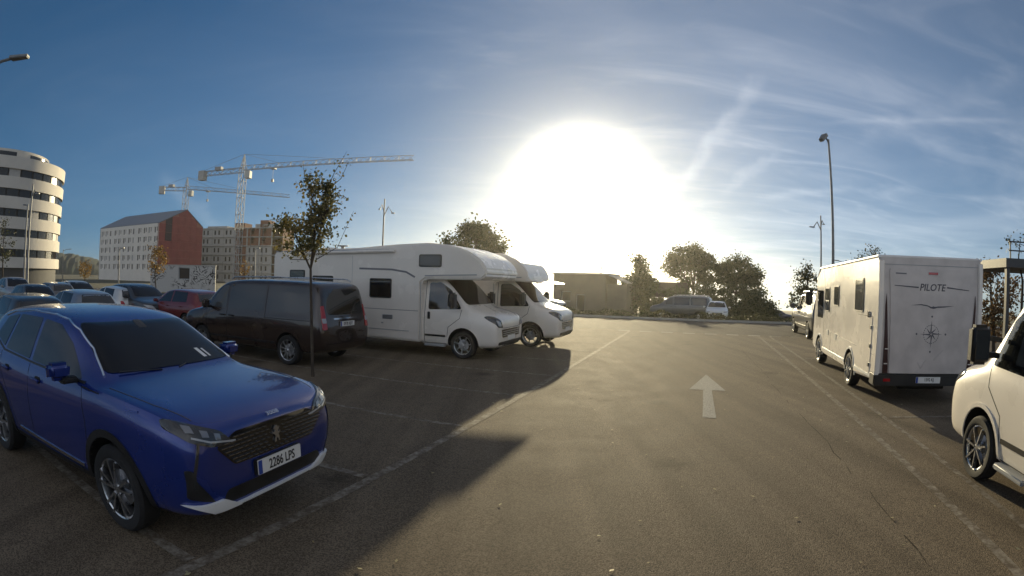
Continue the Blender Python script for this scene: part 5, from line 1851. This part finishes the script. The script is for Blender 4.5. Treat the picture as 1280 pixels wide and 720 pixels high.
def tree(name, label, base, blobs, leaf, size, per, clump, trunk_h, r=0.08, seed=1, group=None, shoots=(), cat='tree', bend=0.15, limbs=0.5):
    """blobs: (x, y, z, rx, ry, rz, number of clumps) relative to the foot"""
    rnd = random.Random(seed)
    t = thing(name, label, cat, base, group=group)
    v, f, centres = [], [], []
    for (x, y, z, rx, ry, rz, n) in blobs:
        for _ in range(n):
            while True:
                q = Vector((rnd.uniform(-1, 1), rnd.uniform(-1, 1), rnd.uniform(-1, 1)))
                if 0.10 < q.length < 1:
                    break
            q = q.normalized() * (q.length ** 0.55)
            c = Vector((x + q.x * rx, y + q.y * ry, z + q.z * rz))
            centres.append(c)
            k = clump * rnd.uniform(0.6, 1.35)
            for _ in range(int(per * rnd.uniform(0.5, 1.4))):
                p = c + Vector((rnd.gauss(0, k), rnd.gauss(0, k), rnd.gauss(0, k * 0.75)))
                add_leaf(v, f, p, size, rnd)
    wood = MB()
    top = Vector((rnd.uniform(-1, 1) * bend, rnd.uniform(-1, 1) * bend, trunk_h))
    pts = [Vector((0, 0, -0.05)), Vector((0, 0, 0.1)), top * 0.55 + Vector((bend * 0.15, 0, 0)), top]
    wood.tube(pts, [r * 1.25, r, r * 0.85, r * 0.7], 9)
    for (x, y, z, rx, ry, rz, n) in blobs:
        c = Vector((x, y, z))
        mid = top.lerp(c, 0.5) + Vector((rnd.uniform(-1, 1), rnd.uniform(-1, 1), 0.3)) * 0.08 * (c - top).length
        wood.tube([top - Vector((0, 0, r)), mid, c], [r * 0.62, r * 0.42, r * 0.18], 6)
    for c in centres:
        if rnd.random() < limbs:
            bl = min(blobs, key=lambda q: (Vector(q[:3]) - c).length)
            s = top.lerp(Vector(bl[:3]), rnd.uniform(0.35, 0.95))
            m = s.lerp(c, 0.5) + Vector((0, 0, 0.06 * (c - s).length))
            wood.tube([s, m, c], [r * 0.20, r * 0.13, r * 0.05], 5, False)
    for (p0, p1, p2, n) in shoots:
        P = [Vector(p0), Vector(p1), Vector(p2)]
        wood.tube(P, [r * 0.30, r * 0.18, r * 0.06], 5, False)
        for i in range(n):
            q = i / n
            p = P[0] * (1 - q) ** 2 + P[1] * 2 * q * (1 - q) + P[2] * q * q
            for _ in range(2):
                add_leaf(v, f, p + Vector((rnd.gauss(0, 1), rnd.gauss(0, 1), rnd.gauss(0, 1))) * size * 0.6, size * 0.9, rnd)
    wood.build('trunk', BARK, t)
    me = bpy.data.meshes.new('crown')
    me.from_pydata(v, [], f)
    me.materials.append(leaf)
    mobj('crown', me, t)
    return t


# ================================================================== assembly
build_ground()

# far wooded hill
def build_hill():
    m = mat('wooded_hill_green', (0.020, 0.030, 0.016), 0.95, var=0.5, vscale=0.06, bump=1.0, bscale=0.3)
    v, f = [], []
    rnd = random.Random(2)
    n, rows = 150, 7
    for i in range(n + 1):
        az = R(-66 + 46 * i / n)
        u = (math.degrees(az) + 49.0)
        hgt = 16.5 * math.exp(-(u / 5.0) ** 2) + 9.0 * math.exp(-((u + 9) / 8) ** 2) + 7 * math.exp(-((u - 14) / 9) ** 2) + 3
        for j in range(rows):
            q = j / (rows - 1)
            d = 520 + 160 * q
            z = hgt * math.sin(q * math.pi * 0.5) * (1 + rnd.uniform(-0.05, 0.07)) + (rnd.uniform(0, 1.2) if j else -1)
            v.append((math.sin(az) * d, math.cos(az) * d, z - 0.2))
    for i in range(n):
        for j in range(rows - 1):
            f.append((i * rows + j, (i + 1) * rows + j, (i + 1) * rows + j + 1, i * rows + j + 1))
    me = bpy.data.meshes.new('hill')
    me.from_pydata(v, [], f)
    me.materials.append(m)
    tag(mobj('hill', me), 'low wooded hill behind the apartment blocks', kind='structure')


build_hill()
build_round_tower()
build_gable_block()
build_site_block()
build_graffiti_wall()
b1 = foot(296, 150)
build_crane('tall pale tower crane with a long jib, rising in front of the unfinished block', (b1.x, b1.y, 0), 31.5, spot(517, 200, 131), spot(250, 218, 161), 4.6)
b2 = foot(227, 200)
build_crane('smaller dark tower crane rising behind the red gable', (b2.x, b2.y, 0), 33.0, spot(362, 247, 212), spot(199, 236, 202), 4.4)


def perp(heading, k):
    return Vector((math.cos(heading), math.sin(heading), 0)) * k


H_OUT = R(-20.4)           # nose towards the aisle
H_IN = R(159.6)            # nose away from it
H_ALONG = R(69.6)

# near vehicles
build_blue_suv()
hvan = R(161.5)
rear = Vector((-3.70, 11.30, 0))
build_van('dark_van', 'black passenger van with dark windows and red tail lamp, parked beside slim tree', rear + perp(hvan, 5.14), hvan,
          paint('black_cherry_paint', (0.026, 0.015, 0.013), metal=0.2, rough=0.25), '0978 KBY')
fa = Vector((-0.13, 13.62, 0)) + perp(H_OUT, 0.15)
build_motorhome('alcove_motorhome', 'white alcove motorhome standing beside the black van', fa, H_OUT, 7.6, True,
                [(3.00, 1.46, 3.72, 1.98), (5.05, 1.40, 5.85, 2.02), (6.18, 1.93, 6.82, 2.18), (1.50, 2.30, 2.16, 2.62, 1)], roof=2.76)
build_motorhome('alcove_motorhome', 'white alcove motorhome standing further along the row, half hidden by a second one', Vector((1.80, 16.45, 0)), H_OUT, 6.9, True,
                [(3.2, 1.45, 4.0, 2.0), (5.2, 1.45, 6.0, 2.0)], roof=2.70, nose=0.80)
build_rear_motorhome()
build_motorhome('camper_with_black_mirrors', 'white camper with tall black mirrors standing behind the lettered motorhome', Vector((6.24, 4.29, 0)), H_ALONG, 6.2, False,
                [(3.2, 1.45, 4.0, 2.0), (4.7, 1.45, 5.4, 2.0)], roof=2.52, hw=1.04, overhang=False)


def zg(p, up=0.0):
    return Vector((p.x, p.y, -0.03 + fall(p.x, p.y) + up))


# parked cars on the town side
GRP = 'cars parked in the rows towards the town'
cars = [
    (28, 14.6, H_IN, ('near_black_paint', (0.010, 0.011, 0.013)), (1, 1, 1), 'black hatchback just behind the blue SUV'),
    (97, 18.6, H_IN, ('silver_blue_paint', (0.17, 0.20, 0.25)), (1, 1, 0.99), 'silver-blue hatchback seen over the blue SUV roof'),
    (144, 23.5, H_IN, ('white_car_paint', (0.62, 0.62, 0.60)), (1, 0.95, 1.0), 'white hatchback with dark rear window, beside a dark estate car'),
    (174, 22.5, H_OUT, ('charcoal_paint', (0.022, 0.024, 0.028)), (1.05, 1.0, 1.08), 'charcoal estate car beside the white hatchback'),
    (231, 20.5, H_IN, ('dark_red_paint', (0.16, 0.014, 0.018)), (1, 1, 1.0), 'dark red hatchback parked in front of the graffiti wall'),
    (97, 31, H_OUT, ('pale_grey_paint', (0.36, 0.36, 0.35)), (1, 1.02, 1.05), 'pale grey car in the row behind the silver-blue hatchback'),
    (66, 31, H_IN, ('mid_grey_paint', (0.12, 0.12, 0.125)), (1, 1, 1), 'mid grey car parked before the round apartment block'),
    (44, 25, H_OUT, ('dark_grey_paint', (0.035, 0.036, 0.04)), (1, 1, 1), 'dark grey car parked behind the black hatchback'),
    (19, 33, H_OUT, ('silver_paint', (0.30, 0.30, 0.31)), (1.05, 1.02, 1.14), 'tall silver car parked below the round apartment block')]
for x, d, h, (pn, pc), scl, lab in cars:
    c = foot(x, d)
    build_car('parked_car', lab, c + perp(h, 2.1 * scl[0]), h, paint(pn, pc, metal=0.3), scl, GRP)

# vehicles beyond the cross road and ahead on the far side
def build_flat_hut():
    a, b = zg(foot(692, 56)), zg(foot(757, 54))
    z0 = min(a.z, b.z) - 0.1
    t = thing('flat_roofed_hut', 'low flat-roofed hut with a lean-to, standing under the sun beyond the cross road', 'hut', (a.x, a.y, z0))
    T = frame_at(Vector((0, 0, 0)), b - a)
    Ln = (Vector((b.x, b.y, 0)) - Vector((a.x, a.y, 0))).length
    top = 3.02 - z0
    WM = mat('hut_render', (0.17, 0.145, 0.11), 0.85, var=0.15, vscale=0.8)
    DK = mat('hut_window', (0.02, 0.02, 0.02), 0.2)
    wall_with_windows(t, 'front_wall', T, Ln, top, WM, [(0.9, 1.5, 2.0, 2.6), (2.6, 0.05, 3.6, 2.3)], DK, GREYTRIM, 0.3)
    for nm, box in (('side_wall', ((0, 0.31, 0), (0.3, 4.5, top))), ('side_wall', ((Ln - 0.3, 0.31, 0), (Ln, 4.5, top))), ('rear_wall', ((0.31, 4.2, 0), (Ln - 0.31, 4.5, top)))):
        q = MB().box(*box)
        q.v = [tuple(T @ Vector(p)) for p in q.v]
        q.build(nm, WM, t, smooth=False)
    q = MB().box((-0.25, -0.25, top + 0.003), (Ln + 0.25, 4.75, top + 0.16))
    q.v = [tuple(T @ Vector(p)) for p in q.v]
    q.build('roof', CONC, t, smooth=False)
    q = MB().add([(Ln + 0.26, 0.2, top - 0.1), (Ln + 2.3, 0.2, top - 0.85), (Ln + 2.3, 4.2, top - 0.85), (Ln + 0.26, 4.2, top - 0.1), (Ln + 0.26, 0.2, top + 0.02), (Ln + 2.3, 0.2, top - 0.73), (Ln + 2.3, 4.2, top - 0.73), (Ln + 0.26, 4.2, top + 0.02)],
                 [(0, 3, 2, 1), (4, 5, 6, 7), (0, 1, 5, 4), (1, 2, 6, 5), (2, 3, 7, 6), (3, 0, 4, 7)])
    q.v = [tuple(T @ Vector(p)) for p in q.v]
    q.build('lean_to_roof', CONC, t, smooth=False)
    q = MB().box((Ln + 2.0, 0.3, 0), (Ln + 2.2, 4.1, top - 0.9)).box((Ln + 0.1, 0.3, 0), (Ln + 2.0, 0.45, top - 0.95))
    q.v = [tuple(T @ Vector(p)) for p in q.v]
    q.build('lean_to_wall', WM, t, smooth=False)


build_flat_hut()
p = zg(foot(672, 38), 0.02)
build_car('parked_car', 'silver car with a bright roof edge behind the alcove motorhomes', p + perp(H_OUT, 2.1), H_OUT, paint('silver_paint', (0.3, 0.3, 0.31)), (1, 1, 1.05))
p = zg(foot(897, 41), 0.02)
hc = R(-112)
build_car('parked_car', 'white car facing the car park below the broad trees', p + perp(hc, 2.0), hc, paint('white_car_paint', (0.62, 0.62, 0.60)), (1, 1, 1))
p = zg(foot(851, 43), 0.02)
build_van('slate_blue_van', 'slate blue van parked below the broad trees', p + perp(R(150), 2.4), R(150), paint('slate_blue_paint', (0.07, 0.085, 0.10)))
p = zg(foot(971, 60), 0.02)
build_car('parked_car', 'dark blue car on the lower ground past the trees', p + perp(R(10), 2.0), R(10), paint('navy_paint', (0.012, 0.018, 0.05)), (1, 1, 1))
rear = foot(1004, 20.6)
build_van('grey_van', 'dark grey van parked ahead of the lettered motorhome', rear + LN * 1.55 + LD * 5.9, H_ALONG, paint('slate_paint', (0.035, 0.035, 0.045)))


# open-sided shelter under the trees
def build_open_shed():
    p = zg(foot(828, 70))
    t = thing('open_shed', 'open shed with a dark pitched roof, behind the clipped bush', 'shed', p, R(-12))
    RM = mat('dark_roof_tile', (0.05, 0.038, 0.03), 0.8, var=0.2)
    for sx in (-2.8, 0, 2.8):
        for sy in (-2, 2):
            MB().box((sx - 0.1, sy - 0.1, 0), (sx + 0.1, sy + 0.1, 3.0)).build('post', BARK, t, smooth=False)
    rf = MB()
    for s in (-1, 1):
        rf.add([(-3.4, s * 2.6, 2.85), (3.4, s * 2.6, 2.85), (3.4, 0, 4.7), (-3.4, 0, 4.7), (-3.4, s * 2.6, 2.98), (3.4, s * 2.6, 2.98), (3.4, 0, 4.83), (-3.4, 0, 4.83)],
               [(0, 1, 2, 3), (4, 7, 6, 5), (0, 4, 5, 1), (1, 5, 6, 2), (2, 6, 7, 3), (3, 7, 4, 0)])
    rf.build('roof', RM, t, smooth=False)
    MB().box((-2.9, 1.85, 0), (2.9, 1.98, 2.3)).build('rear_wall', BARK, t, smooth=False)


build_open_shed()


def build_canopy():
    p = foot(1259, 13.5)
    t = thing('steel_platform', 'dark steel platform with a railing on slim posts behind the camper', 'platform', p, -LANE)
    DK = mat('dark_steel', (0.05, 0.052, 0.055), 0.5, metal=0.3)
    MB().box((-0.1, -0.1, 2.62), (3.6, 2.6, 2.82)).build('deck', DK, t, smooth=False)
    for x, y in ((0.0, 0.0), (3.4, 0), (0, 2.4), (3.4, 2.4)):
        MB().box((x - 0.05, y - 0.05, 0), (x + 0.05, y + 0.05, 2.62)).build('post', DK, t, smooth=False)
    for z in (3.0, 3.2):
        MB().bar((0.05, 0.0, z), (3.5, 0, z), 0.03).build('rail', DK, t, smooth=False)
    for x in (0.1, 1.2, 2.3, 3.4):
        MB().bar((x, 0, 2.82), (x, 0, 3.22), 0.03).build('baluster', DK, t, smooth=False)


build_canopy()

# lamp posts
p = foot(4, 18)
lamp_post('lamp post with twin flat heads standing past the black hatchback', (p.x - 1.15, p.y - 1.0, 0), 8.35, [(0.85, 0.4, 0.05, 0.7), (-0.85, -0.4, 0.05, 0.7)], 0.1)
p = foot(34, 52)
lamp_post('tall lamp post in front of the round apartment block', (p.x, p.y, 0), 9.6, [(0.5, 0.2, -0.9, 0.4)], 0.13)
p = foot(30, 47)
lamp_post('shorter lamp post close to the round apartment block', (p.x, p.y, 0), 7.2, [(-0.5, 0.1, 0.0, 0.4)], 0.10)
p = foot(78, 110)
lamp_post('distant lamp post in front of the wooded hill', (p.x, p.y, 0), 6.2, [(1.1, 0.7, 0.1, 0.6)], 0.10)
p = foot(148, 60)
lamp_post('thin lamp post in front of the white apartment facade', (p.x, p.y, 0), 4.6, [(0.3, 0.1, 0.0, 0.4)], 0.08)
p = foot(318, 70)
lamp_post('thin pale lamp post in front of the unfinished block', (p.x, p.y, 0), 5.6, [(0.3, 0.1, 0.0, 0.4)], 0.10)
p = foot(477, 54)
lamp_post('lamp post with two short side arms behind the alcove motorhomes', (p.x, p.y, 0), 10.3, [(0.9, 0.0, -1.5, 0.35), (-0.5, 0.0, -1.1, 0.2)], 0.11)
p = zg(foot(1041, 32))
lamp_post('tall floodlight mast behind the lettered motorhome', p, 11.0, [(-0.35, -0.1, 0.15, 0.6)], 0.105, head='flood')
p = zg(foot(1026, 58))
lamp_post('distant lamp post with a single short arm beside the floodlight mast', p, 11.4, [(-1.0, 0.0, -1.3, 0.6), (0.4, 0, -0.9, 0.2)], 0.12)
p = zg(foot(1056, 62))
lamp_post('low lamp post with a curved arm behind the lettered motorhome', p, 6.9, [(-1.1, 0.0, 0.15, 0.5)], 0.09)
p = zg(foot(751, 60))
lamp_post('thin lamp post behind the flat-roofed hut', p, 5.6, [(0.2, 0, 0.0, 0.2)], 0.10)

# trees
p = foot(391, 10.4)
tree('slim_tree', 'slim young tree with turning leaves beside the black van', (p.x, p.y, 0),
     [(-0.02, 0, 2.85, 0.30, 0.34, 0.40, 22), (-0.55, 0.1, 2.98, 0.30, 0.25, 0.17, 14), (0.10, 0, 3.40, 0.24, 0.3, 0.42, 20), (0.26, 0.1, 3.66, 0.13, 0.2, 0.30, 8),
      (-0.10, 0, 3.72, 0.11, 0.15, 0.34, 8), (-0.38, -0.1, 2.60, 0.34, 0.25, 0.20, 14)], LEAF_N, 0.080, 33, 0.105, 2.15, 0.034, 21,
     shoots=[((0.22, 0, 3.7), (0.34, 0, 4.0), (0.58, 0, 4.45), 12), ((0.25, 0, 3.7), (0.5, 0, 3.9), (0.66, 0, 4.3), 12), ((-0.25, 0, 3.8), (-0.3, 0, 4.0), (-0.36, 0, 4.28), 8),
             ((0.05, 0, 2.3), (0.5, 0, 2.55), (0.80, 0, 3.25), 16), ((0.02, 0, 3.7), (0.04, 0, 3.9), (0.06, 0, 4.05), 5), ((-0.1, 0, 2.3), (-0.5, 0, 2.3), (-0.62, 0, 2.4), 6)], limbs=0.95, bend=0.10)
p = foot(591, 45)
tree('rounded_tree', 'rounded dark tree rising behind the alcove motorhomes', zg(p), [(0, 0, 5.0, 2.6, 2.0, 2.2, 130), (-1.3, 0, 3.8, 1.6, 1.5, 1.5, 60), (1.3, 0, 4.0, 1.6, 1.5, 1.6, 60), (0.1, 0, 6.7, 1.2, 1.2, 0.9, 30)],
     LEAF_G, 0.26, 60, 0.34, 3.0, 0.16, 5)
p = zg(foot(672, 58))
tree('sparse_sapling', 'sparse little tree standing straight under the sun', p, [(0, 0, 4.3, 0.8, 0.8, 1.0, 14)], LEAF_O, 0.22, 10, 0.22, 3.4, 0.07, 6)
p = zg(foot(645, 50))
tree('low_scrub', 'low scrub behind the alcove motorhomes by the sparse tree', p, [(0, 0, 1.8, 1.6, 1.0, 1.0, 26), (1.6, 0, 1.4, 1.0, 0.8, 0.8, 16)], LEAF_O, 0.2, 26, 0.25, 0.6, 0.08, 9, cat='bush')
def grow(blobs, d0, d1):
    """the same tree seen further off on lower ground: everything larger"""
    k = d1 / d0
    g0, g1 = fall(d0 * 0.34, d0 * 0.94), fall(d1 * 0.34, d1 * 0.94)
    return [(x * k, y * k, (z + g0 - EYE) * k + EYE - g1, rx * k, ry * k, rz * k, n) for (x, y, z, rx, ry, rz, n) in blobs]


p = zg(foot(797, 57))
tree('clipped_bush', 'dense rounded bush with a pointed tip beside the flat-roofed hut', p, grow([(0, 0, 1.7, 1.05, 1.0, 1.35, 60), (0.1, 0, 3.0, 0.5, 0.5, 0.7, 16), (0.0, 0, 3.75, 0.2, 0.2, 0.4, 6), (0.7, 0, 2.2, 0.5, 0.5, 0.9, 16)], 36, 57), LEAF_G, 0.30, 70, 0.38, 0.8, 0.10, 8, cat='bush')
p = zg(foot(866, 74))
tree('broad_tree', 'broad tree with an open crown over the white car, the taller of a pair', p, grow([(-0.4, 0, 4.5, 1.5, 1.3, 0.9, 40), (0.2, 0, 3.6, 1.9, 1.4, 0.9, 36), (-1.3, 0, 3.9, 0.9, 0.8, 0.7, 16), (0.9, 0, 4.3, 1.0, 0.9, 0.7, 16), (0.1, 0, 5.2, 0.6, 0.6, 0.35, 8), (0.3, 0, 2.5, 1.6, 1.2, 0.8, 22)], 40, 74),
     LEAF_G, 0.34, 80, 0.46, 4.2, 0.22, 14)
p = zg(foot(920, 76))
tree('broad_tree', 'broad tree with trailing outer branches, the lower of a pair', p, grow([(0.2, 0, 3.7, 1.8, 1.4, 1.0, 44), (1.4, 0, 3.1, 1.0, 0.8, 0.8, 18), (-1.0, 0, 3.5, 1.1, 1.0, 1.0, 22), (1.9, 0, 2.3, 0.5, 0.5, 0.5, 8), (0.4, 0, 4.6, 0.8, 0.8, 0.4, 9), (0.0, 0, 2.5, 1.7, 1.2, 0.8, 24)], 42, 76),
     LEAF_G, 0.34, 80, 0.46, 3.8, 0.22, 15)
for x, d, k, lab in ((880, 60, 1.5, 'dark bush between the trunks of the broad trees'), (842, 62, 1.35, 'dark bush behind the slate blue van'), (915, 61, 1.6, 'dark bush below the lower broad tree'), (946, 50, 0.9, 'clipped low bush at the end of the broad trees')):
    p = zg(foot(x, d))
    tree('dark_bush', lab, p, [(0, 0, 1.4 * k, 1.9 * k, 1.2, 1.25 * k, 60), (1.2 * k, 0, 1.0 * k, 1.4 * k, 1.0, 1.0 * k, 34), (-1.2 * k, 0, 0.9 * k, 1.3 * k, 1.0, 0.9 * k, 30)], LEAF_G, 0.22, 60, 0.28, 0.6, 0.09, int(x), group='bushes below the broad trees', cat='bush')
p = zg(foot(1007, 30))
tree('roadside_tree', 'bushy tree standing behind the dark grey van', p, [(0, 0, 2.4, 0.65, 0.6, 0.75, 26), (-0.25, 0, 1.5, 0.7, 0.6, 0.7, 20), (0.15, 0, 3.15, 0.3, 0.3, 0.5, 8)], LEAF_O, 0.13, 36, 0.15, 1.4, 0.07, 31)
p = zg(foot(1088, 27))
tree('thin_tree', 'thin tree whose bare tips show above the lettered motorhome', p, [(0, 0, 3.6, 0.8, 0.6, 0.4, 10), (0.35, 0, 4.2, 0.35, 0.3, 0.3, 6), (-0.8, 0, 3.3, 0.5, 0.4, 0.3, 6)], LEAF_O, 0.11, 12, 0.16, 2.6, 0.05, 33)
p = foot(1246, 21)
tree('brown_tree', 'rust-brown tree between the lettered motorhome and the steel platform', (p.x, p.y, 0), [(0, 0, 2.2, 0.9, 0.8, 0.9, 34), (-0.6, 0, 1.3, 0.7, 0.7, 0.9, 22), (0.5, 0, 1.2, 0.7, 0.7, 0.8, 20), (-0.4, 0, 2.6, 0.5, 0.5, 0.5, 10)], LEAF_B, 0.12, 36, 0.15, 1.2, 0.08, 35)
p = foot(1276, 15)
tree('twiggy_tree', 'twiggy tree with few leaves beside the steel platform', (p.x, p.y, 0), [(0, 0, 3.4, 0.4, 0.4, 0.5, 9)], LEAF_O, 0.09, 9, 0.12, 2.4, 0.05, 36)
p = foot(196, 45)
tree('yellow_tree', 'small yellow-leaved tree in front of the graffiti wall', (p.x, p.y, 0), [(0, 0, 3.1, 0.85, 0.8, 1.1, 34), (0, 0, 4.1, 0.45, 0.45, 0.5, 8)], LEAF_Y, 0.15, 24, 0.18, 1.9, 0.06, 41)
p = foot(106, 78)
tree('orange_tree', 'small orange-leaved tree at the foot of the wooded hill', (p.x, p.y, 0), [(0, 0, 2.4, 1.1, 1.0, 1.1, 30)], LEAF_Y, 0.22, 22, 0.26, 1.4, 0.08, 42)
p = foot(306, 32)
tree('yellow_sapling', 'narrow yellow sapling behind the black van', (p.x, p.y, 0), [(0, 0, 2.3, 0.25, 0.25, 0.6, 12)], LEAF_Y, 0.11, 14, 0.10, 1.5, 0.035, 43)
p = foot(3, 42)
tree('dark_tree', 'dark tree standing close to the round apartment block', (p.x, p.y, 0), [(0, 0, 4.0, 0.8, 0.8, 1.6, 26)], LEAF_O, 0.16, 22, 0.2, 2.4, 0.08, 44)


def build_hedge():
    rnd = random.Random(8)
    v, f = [], []
    t = thing('low_hedge', 'low dark hedge along the verge beyond the cross road', 'hedge', lane(31.9, 0, -0.03))
    for i in range(9000):
        s, tt = rnd.gauss(0, 0.28), rnd.uniform(-14, 22)
        top = 0.42 + 0.10 * math.sin(tt * 2.1) + 0.06 * math.sin(tt * 5.3)
        p = lane(s, tt, rnd.random() ** 0.7 * top)
        add_leaf(v, f, p, 0.13, rnd)
    me = bpy.data.meshes.new('foliage')
    me.from_pydata(v, [], f)
    me.materials.append(LEAF_O)
    tag(mobj('foliage', me, t), kind='stuff')
    w = MB()
    for i in range(90):
        p = lane(rnd.gauss(0, 0.15), -14 + i * 0.4, 0)
        w.tube([p, p + Vector((rnd.uniform(-0.1, 0.1), rnd.uniform(-0.1, 0.1), 0.38))], 0.015, 5, False)
    tag(w.build('stems', BARK, t), kind='stuff')


build_hedge()


# ------------------------------------------------------------------ added air volume imitating the lens glare near the sun
def build_glare_haze():
    m = bpy.data.materials.new('glare_haze_air')
    m.use_nodes = True
    nd = m.node_tree.nodes
    nd.clear()
    v = N(nd, 'ShaderNodeVolumePrincipled')
    v.inputs['Color'].default_value = (1.0, 0.97, 0.90, 1)
    v.inputs['Density'].default_value = 0.00032
    v.inputs['Anisotropy'].default_value = 0.80
    out = N(nd, 'ShaderNodeOutputMaterial')
    m.node_tree.links.new(v.outputs[0], out.inputs['Volume'])
    o = MB().box((-1520, -1520, -64), (1520, 1520, 41)).build('glare_haze', m, smooth=False)
    tag(o, 'thin air volume over the whole place, added to imitate lens glare', kind='stuff')


build_glare_haze()
